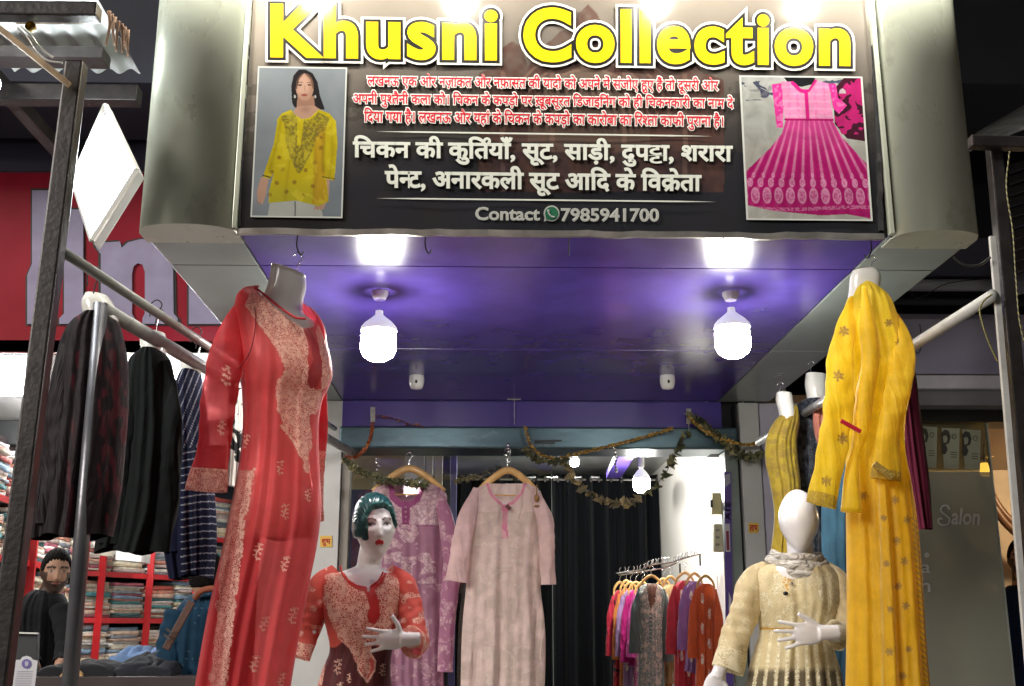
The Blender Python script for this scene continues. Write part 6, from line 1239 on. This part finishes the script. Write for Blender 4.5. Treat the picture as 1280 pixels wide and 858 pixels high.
# salon glass
m, nt, nn, L = _nt('smoked_glass'); nn.remove(nn['Principled BSDF']); gl = N(nt, 'ShaderNodeBsdfGlossy'); gl.inputs['Roughness'].default_value = .03; tp = N(nt, 'ShaderNodeBsdfTransparent'); tp.inputs[0].default_value = (.55, .58, .5, 1); ms = N(nt, 'ShaderNodeMixShader'); ms.inputs[0].default_value = .07
L.new(tp.outputs[0], ms.inputs[1]); L.new(gl.outputs[0], ms.inputs[2]); L.new(ms.outputs[0], nn['Material Output'].inputs[0]); M_smoke = m
m, nt, nn, L = _nt('frosted_film'); b = nn['Principled BSDF']; b.inputs['Base Color'].default_value = (.48, .49, .41, 1); b.inputs['Roughness'].default_value = .22; tp = N(nt, 'ShaderNodeBsdfTransparent'); tp.inputs[0].default_value = (.5, .52, .45, 1); ms = N(nt, 'ShaderNodeMixShader'); ms.inputs[0].default_value = .30
L.new(b.outputs[0], ms.inputs[1]); L.new(tp.outputs[0], ms.inputs[2]); L.new(ms.outputs[0], nn['Material Output'].inputs[0]); M_film = m
xg = P(1232, 528, 5.62)[0]; xg0 = P(1060, 700, 5.62)[0]; zt_ = P(1200, 526, 5.62)[2]; zm = P(1200, 590, 5.62)[2]
gd = thing('glass_door', 'grey frosted glass door with white lettering, right neighbour', 'door', ((xg + xg0) / 2, 5.62, .1))
mk('frosted_pane', box(xg0, xg, 5.62, 5.63, .1, zm), M_film, gd); mk('upper_pane', box(xg0, xg, 5.62, 5.63, zm + .002, zt_), M_smoke, gd); mk('door_edge', box(xg + .001, xg + .008, 5.615, 5.635, .1, zt_), mat('pale_edge', (.45, .5, .45), .3), gd)
for (x0, x1, y0, y1) in ((1150, 1171.5, 533, 585), (1177, 1199.5, 535, 586), (1203, 1226, 537, 587)):
    po = mk('poster', plate([(x0, y0), (x1, y0 + 1), (x1 - 1, y1), (x0 + 3, y1)], 5.616, .001), mat('pale_poster_paper', (.42, .44, .32), .6), gd); w_ = x1 - x0
    mk('poster_print', plate([(x0, y0 + 6), (x0 + w_ * .18, y0 + 2), (x0 + w_ * .40, y0 + 4), (x0 + w_ * .50, y0 + 12), (x0 + w_ * .42, y0 + 19), (x0 + w_ * .22, y0 + 21), (x0 + w_ * .34, y0 + 27), (x0 + w_ * .22, y0 + 33), (x0, y0 + 33)], 5.6145, .001), mat('dark_poster_ink', (.06, .06, .05), .6), po)
    mk('poster_print', plate([(x0 + w_ * .08, y0 + 11), (x0 + w_ * .24, y0 + 9), (x0 + w_ * .33, y0 + 13), (x0 + w_ * .28, y0 + 18), (x0 + w_ * .12, y0 + 19)], 5.613, .001), bpy.data.materials['pale_poster_paper'], po)
    for k in range(3): mk('poster_print', plate([(x0 + w_ * .50, y0 + 30 + k * 3), (x0 + w_ * .85, y0 + 30.4 + k * 3), (x0 + w_ * .85, y0 + 31.2 + k * 3), (x0 + w_ * .5, y0 + 30.8 + k * 3)], 5.6145, .001), bpy.data.materials['dark_poster_ink'], po)
    mk('poster_print', tube(spline(np.array([P(x0 + w_ * .70 + 2.4 * cos(t), y0 + 11 + 3 * sin(t), 5.614) for t in np.linspace(0, 6.28, 12)]), 20), .0014, 5), bpy.data.materials['dark_poster_ink'], po)
M_let = mat('white_vinyl', (.72, .72, .70), .4)
V, F = glyph('alon', .022, 1.0, 5); V = V.copy(); V[:, 0] += .12 * V[:, 1]; mk('lettering', set_line((V, F), 1189, 1225, 634, 655, 635, 656, 5.614, .001, .735), M_let, gd)
mk('lettering', tube(spline(np.array([P(a, b, 5.613) for a, b in ((1187, 637), (1184, 632.5), (1178, 633), (1176, 638), (1182, 644), (1187, 649), (1185, 655), (1178, 656.5), (1173, 653), (1174, 648.5), (1178, 649))]), 50), .0052, 6), M_let, gd, smooth=True)
for ch, y0, y1 in (('a', 704, 716), ('n', 727, 740)): mk('lettering', set_line(glyph(ch, .01, 1.0, 4), 1151, 1163, y0, y1, y0, y1, 5.614, .001, .54), M_let, gd)
mk('lettering', plate(disc(1158.5, 694, 3.2), 5.614, .001), M_let, gd)
# salon inside
sa = thing('salon_interior', 'warm lit inside of the salon with cream walls and curved wooden trim', 'room', (2.6, 7, .1))
M_cream = mat('warm_cream_wall', (.62, .52, .38), .5); 
mk('back_wall', box(1.62, 5.2, 8.3, 8.4, .1, 2.8), M_cream, sa); mk('left_wall', box(1.54, 1.60, 5.8, 8.4, .1, 2.8), M_cream, sa); mk('ceiling', box(1.6, 5.2, 5.8, 8.3, 2.70, 2.75), mat('brown_ceiling', (.30, .18, .09), .4), sa); mk('floor_slab', box(1.6, 5.2, 5.5, 8.3, .10, .2), M_floor, sa)
mk('cornice', plate([(1232, 548), (1300, 530), (1300, 552), (1232, 574)], 7.6, .1), mat('ochre_cornice', (.55, .36, .12), .5), sa)
for r0 in (0, 9): mk('curved_trim', tube(spline(np.array([P(a, b, 7.9) for a, b in ((1228, 590 + r0), (1240, 620 + r0), (1258, 646 + r0), (1280, 664 + r0), (1310, 672 + r0))]), 40), .03, 10), mat('dark_walnut', (.14, .07, .035), .35), sa, smooth=True)
am = thing('amber_lamp', 'small glowing amber shade seen through the salon glass', 'lamp', tuple(P(1230, 594, 6.4))); mk('shade', lathe(P(1230, 579, 6.4), [(.020, 0), (.026, .03), (.028, .07), (.024, .075)], 16), M_amber, am, smooth=True); mk('stem', tube([P(1230, 579, 6.4), P(1230, 555, 6.4)], .004, 6), M_darkm, am)
lb = thing('salon_fill_lamp', 'added warm globe kept out of sight to light the salon', 'lamp', (4.1, 7.0, 2.69)); mk('globe', ell((4.1, 7.0, 2.60), (.09, .09, .09), 16, 10), emi('lit_salon_globe', (1.0, .72, .42), 130.0), lb, smooth=True)  # added fill light for the salon, set outside the view
# roller shutter slats, roof and cables at the top right
rsu = thing('roller_shutter', 'dim ribbed roller shutter at the right edge above the lilac panel', 'shutter', tuple(P(1290, 350, 4.4)))
for k in range(12): mk('slat', bev(bar(P(1262, 212 + k * 14, 4.4), P(1340, 186 + k * 14.5, 4.0), .010, .036), .003), mat('dim_steel_slat', (.14, .14, .17), .4, .4) if k == 0 else bpy.data.materials['dim_steel_slat'], rsu)
mk('tin_awning', prism([P(1196, 196, 3.6), P(1310, 150, 3.6), P(1310, 118, 4.2), P(1222, 168, 4.2)], (0, 0, .012)), mat('mottled_tin', (.10, .10, .10), .6, var=.7, vs=14, dirt=.6, dc=(.2, .2, .18), bump=.3), label='mottled old tin awning edge at the top right', cat='awning')
mk('side_building', bbox(1.56, 6, 4.6, 5.2, P(1250, 130, 4.8)[2], 8), M_dark, label='dark projecting upper storey beyond the right canopy column', cat='building')
mk('side_building', bbox(-6, -1.12, 4.55, 5.15, P(150, 110, 4.6)[2], 8), mat('dark_blue_wall', (.04, .045, .07), .8, var=.5, vs=2), label='dark blue upper storey beyond the left canopy column', cat='building')  # left wall: one dark blue-grey colour, varied at random
def cable(pts, Y, r, label, two=True):
    p = spline(np.array([P(a, b, Y) for a, b in pts]), 160); T = tube(p, r, 8); k = np.repeat(np.arange(160), 8); a = np.tile(np.arange(8), 160); m_ = ((k / 5.0 + a / 8) % 1) < .5; c = np.where(m_[:, None], (.30, .27, .08), (.015, .015, .015)) if two else np.tile((.02, .02, .02), (len(k), 1))
    mk('twisted_cable', T, mat('cable_skin', (1, 1, 1), .4, attr=True) if 'cable_skin' not in bpy.data.materials else bpy.data.materials['cable_skin'], smooth=True, col=c, label=label, cat='cable')
cable([(1240, 368), (1230, 376), (1225, 386), (1228, 404), (1236, 428), (1247, 452)], 2.9, .0026, 'yellow and black twisted cable hanging from the white pipe at the right'); cable([(1262, 190), (1258, 230), (1266, 290), (1270, 350), (1276, 410), (1284, 440)], 2.85, .0022, 'yellow and black twisted cable running down outside the right post')
cable([(1192, 322), (1205, 331), (1222, 332), (1238, 322)], 2.95, .0035, 'pale loose wire looping from the canopy corner to the right post', two=False)
cable([(1128, 340), (1145, 372), (1180, 356), (1238, 348)], 4.4, .0022, 'thin black wire sagging under the right canopy corner', two=False)

# ------------------------------------------------------------------ garlands
def garland(label, pts, Y, n, size, pal, seed, dense=False):
    r_ = np.random.default_rng(seed); g = thing('garland', label, 'garland', tuple(P(*pts[len(pts) // 2], Y)), 'garlands strung across the doorway'); S = spline(np.array([P(a, b, Y) for a, b in pts]), 80)
    mk('string', tube(S, .0015, 5), M_darkm, g); VV, FF, CC, o = [], [], [], 0
    for k in range(n):
        i = min(78, int((k + r_.random()) / n * 79)); c = S[i] + r_.normal(0, size * (.22 if dense else .30), 3) * (1, 1, 1); d = S[i + 1] - S[i]; d /= np.linalg.norm(d)
        a = r_.normal(0, 1, 3); a /= np.linalg.norm(a); b = np.cross(a, r_.normal(0, 1, 3)); b /= np.linalg.norm(b); nn_ = np.cross(a, b); s = size * r_.uniform(.6, 1.2)
        q = [c - a * s, c - a * s * .2 + b * s * .55 + nn_ * s * .25, c + a * s, c - a * s * .2 - b * s * .55 + nn_ * s * .25, c + nn_ * -s * .12]; VV += q; FF += [(o, o + 1, o + 4), (o + 1, o + 2, o + 4), (o + 2, o + 3, o + 4), (o + 3, o, o + 4)]; CC += [np.array(pal[r_.integers(len(pal))]) * r_.uniform(.6, 1.2)] * 5; o += 5
    mk('leaves', (np.array(VV), FF), mat('garland_leaf', (1, 1, 1), .5, attr=True, var=.2) if 'garland_leaf' not in bpy.data.materials else bpy.data.materials['garland_leaf'], g, col=np.array(CC), kind='stuff')
ORG = [(.55, .12, .03), (.62, .20, .05), (.40, .08, .03)]; GLD = [(.80, .48, .08), (.62, .36, .06), (.85, .60, .18), (.45, .28, .08)]; OLV = [(.12, .13, .06), (.20, .20, .09), (.08, .09, .045), (.30, .27, .12)]; OL2 = [(.34, .28, .15), (.50, .40, .20), (.20, .18, .10)]
garland('short orange flower garland at the left end of the shutter box', [(466, 528), (463, 548), (456, 562), (446, 571), (432, 571)], YF - .07, 260, .011, ORG, 1, True)
garland('few orange buds on a thread across the violet fascia', [(470, 519), (498, 525), (512, 530), (522, 532), (530, 534)], YF - .05, 24, .011, ORG, 2)
garland('dried olive leaf garland over the mauve kurti', [(432, 575), (448, 588), (470, 597), (492, 602), (512, 604), (535, 606)], 5.28, 170, .023, OLV, 3)
garland('dim leaf garland behind the glass between the two kurtis', [(570, 602), (590, 598), (606, 592), (620, 586), (628, 584)], 6.05, 70, .018, OL2, 4)
garland('golden flower garland sagging from the middle to the right of the door', [(657, 534), (661, 552), (672, 566), (692, 573), (722, 567), (760, 558), (800, 548), (843, 535)], YF - .09, 420, .012, GLD, 5, True)
garland('dark leaf clump hanging on the golden garland near the middle', [(655, 562), (668, 572), (690, 578), (708, 576)], YF - .10, 60, .026, OLV, 6)
garland('long leaf garland drooping low in front of the black curtain', [(706, 578), (716, 596), (730, 612), (750, 624), (772, 630), (792, 626), (800, 622)], YF - .10, 75, .028, OL2, 7)
garland('dark leaf garland climbing past the bright inside bulb to the right clip', [(808, 616), (822, 604), (832, 592), (840, 576), (848, 560), (856, 542)], YF - .10, 34, .030, OLV, 8)
garland('golden garland from the right clip down to the pillar', [(861, 522), (874, 534), (890, 544), (912, 552), (935, 556), (955, 552)], YF - .12, 260, .012, GLD, 9, True)
garland('bushy dark leaf garland under the golden one at the right pillar', [(863, 520), (880, 532), (900, 548), (916, 562), (934, 572), (955, 566)], YF - .11, 150, .027, OLV, 10)
for px_, py_, n in ((770, 556, 9), (633, 556, 6), (473, 574, 4)):
    d = thing('crystal_drop', {770: 'string of clear beads hanging in front of the curtain rod', 633: 'clear beads hanging above the pale pink kurti', 473: 'short clear beads by the mauve kurti hanger'}[px_], 'bead string', tuple(P(px_, py_, 5.7)), 'clear bead strings')
    for k in range(n): mk('bead', ell(P(px_ + rng.uniform(-3, 3), py_ + k * 4.2, 5.7), (.008, .008, .009), 8, 6), M_steel, d, smooth=True)
# things on the white wall's edge
sb = thing('switch_box', 'cream switch box on the edge of the white wall', 'switch box', tuple(P(897, 643, 6.0))); mk('case', bev(prism([P(890, 643, 6.0), P(903, 643, 6.0), P(903, 616, 6.0), P(890, 616, 6.0)], (0, .045, 0)), .004), mat('cream_plastic', (.60, .52, .26), .4), sb); mk('switch', bbox(*(lambda c: (c[0] - .008, c[0] + .006, 5.985, 6.0, c[2] - .02, c[2] + .02))(P(889, 630, 6.0)), w=.002), M_blackp, sb)
sb = thing('meter_board', 'pale cream meter board below the switch box', 'meter board', tuple(P(898, 690, 6.0))); mk('case', bev(prism([P(893, 690, 6.0), P(905, 690, 6.0), P(904, 655, 6.0), P(893, 655, 6.0)], (0, .045, 0)), .004), mat('pale_cream_plastic', (.55, .50, .33), .4), sb)
for k in range(3): mk('meter_mark', bbox(*(lambda c: (c[0] - .010, c[0] + .010, 5.993, 6.0, c[2] - .006, c[2] + .006))(P(897, 663 + k * 9, 6.0)), w=.001), mat('grey_mark', (.25, .24, .18), .5) if k == 0 else bpy.data.materials['grey_mark'], sb)
cc = P(893, 590, 6.0); mk('wall_ring', tube([cc + (.017 * cos(t), 0, .017 * sin(t)) for t in np.linspace(0, 2 * pi, 16)], .003, 6, caps=False), M_steel, label='small steel ring above the switch box', cat='ring')
stp = thing('purple_strip', 'tall purple printed sticker strip along the right door jamb', 'sticker', tuple(P(910, 858, YF)))
mk('paper', plate([(905, 590), (914, 590), (917, 870), (908, 870)], YF - .004, .003), mat('purple_print', (.10, .06, .26), .4), stp)
mk('print', plate([(906, 655), (912, 655), (913, 690), (907, 690)], YF - .006, .001), mat('white_print', (.6, .58, .6), .4), stp); mk('print', plate([(907.5, 664), (911, 664), (912, 688), (908.5, 688)], YF - .0075, .001), mat('maroon_print', (.22, .02, .05), .4), stp)
mk('print', plate([(911, 740), (914, 748), (916, 800), (911, 800)], YF - .006, .001), bpy.data.materials['white_print'], stp); mk('print', plate([(911, 764), (915, 764), (916, 796), (911, 796)], YF - .0075, .001), mat('bright_red_print', (.5, .02, .03), .4), stp)
V, F = glyph('ATE', .02, 1.0, 3); V = V.copy(); V = np.stack([-V[:, 1], V[:, 0], V[:, 2]], -1); a0, a1 = V[:, 0].min(), V[:, 0].max(); b0, b1 = V[:, 1].min(), V[:, 1].max()
W = P(906 + (V[:, 0] - a0) / (a1 - a0) * 7, 650 - (V[:, 1] - b0) / (b1 - b0) * 22, YF - .007); mk('print', (W, F), bpy.data.materials['white_print'], stp)
mk('print', plate([(906, 594), (913, 592), (913, 604), (906, 610)], YF - .006, .001), mat('grey_print_patch', (.35, .36, .42), .4), stp)
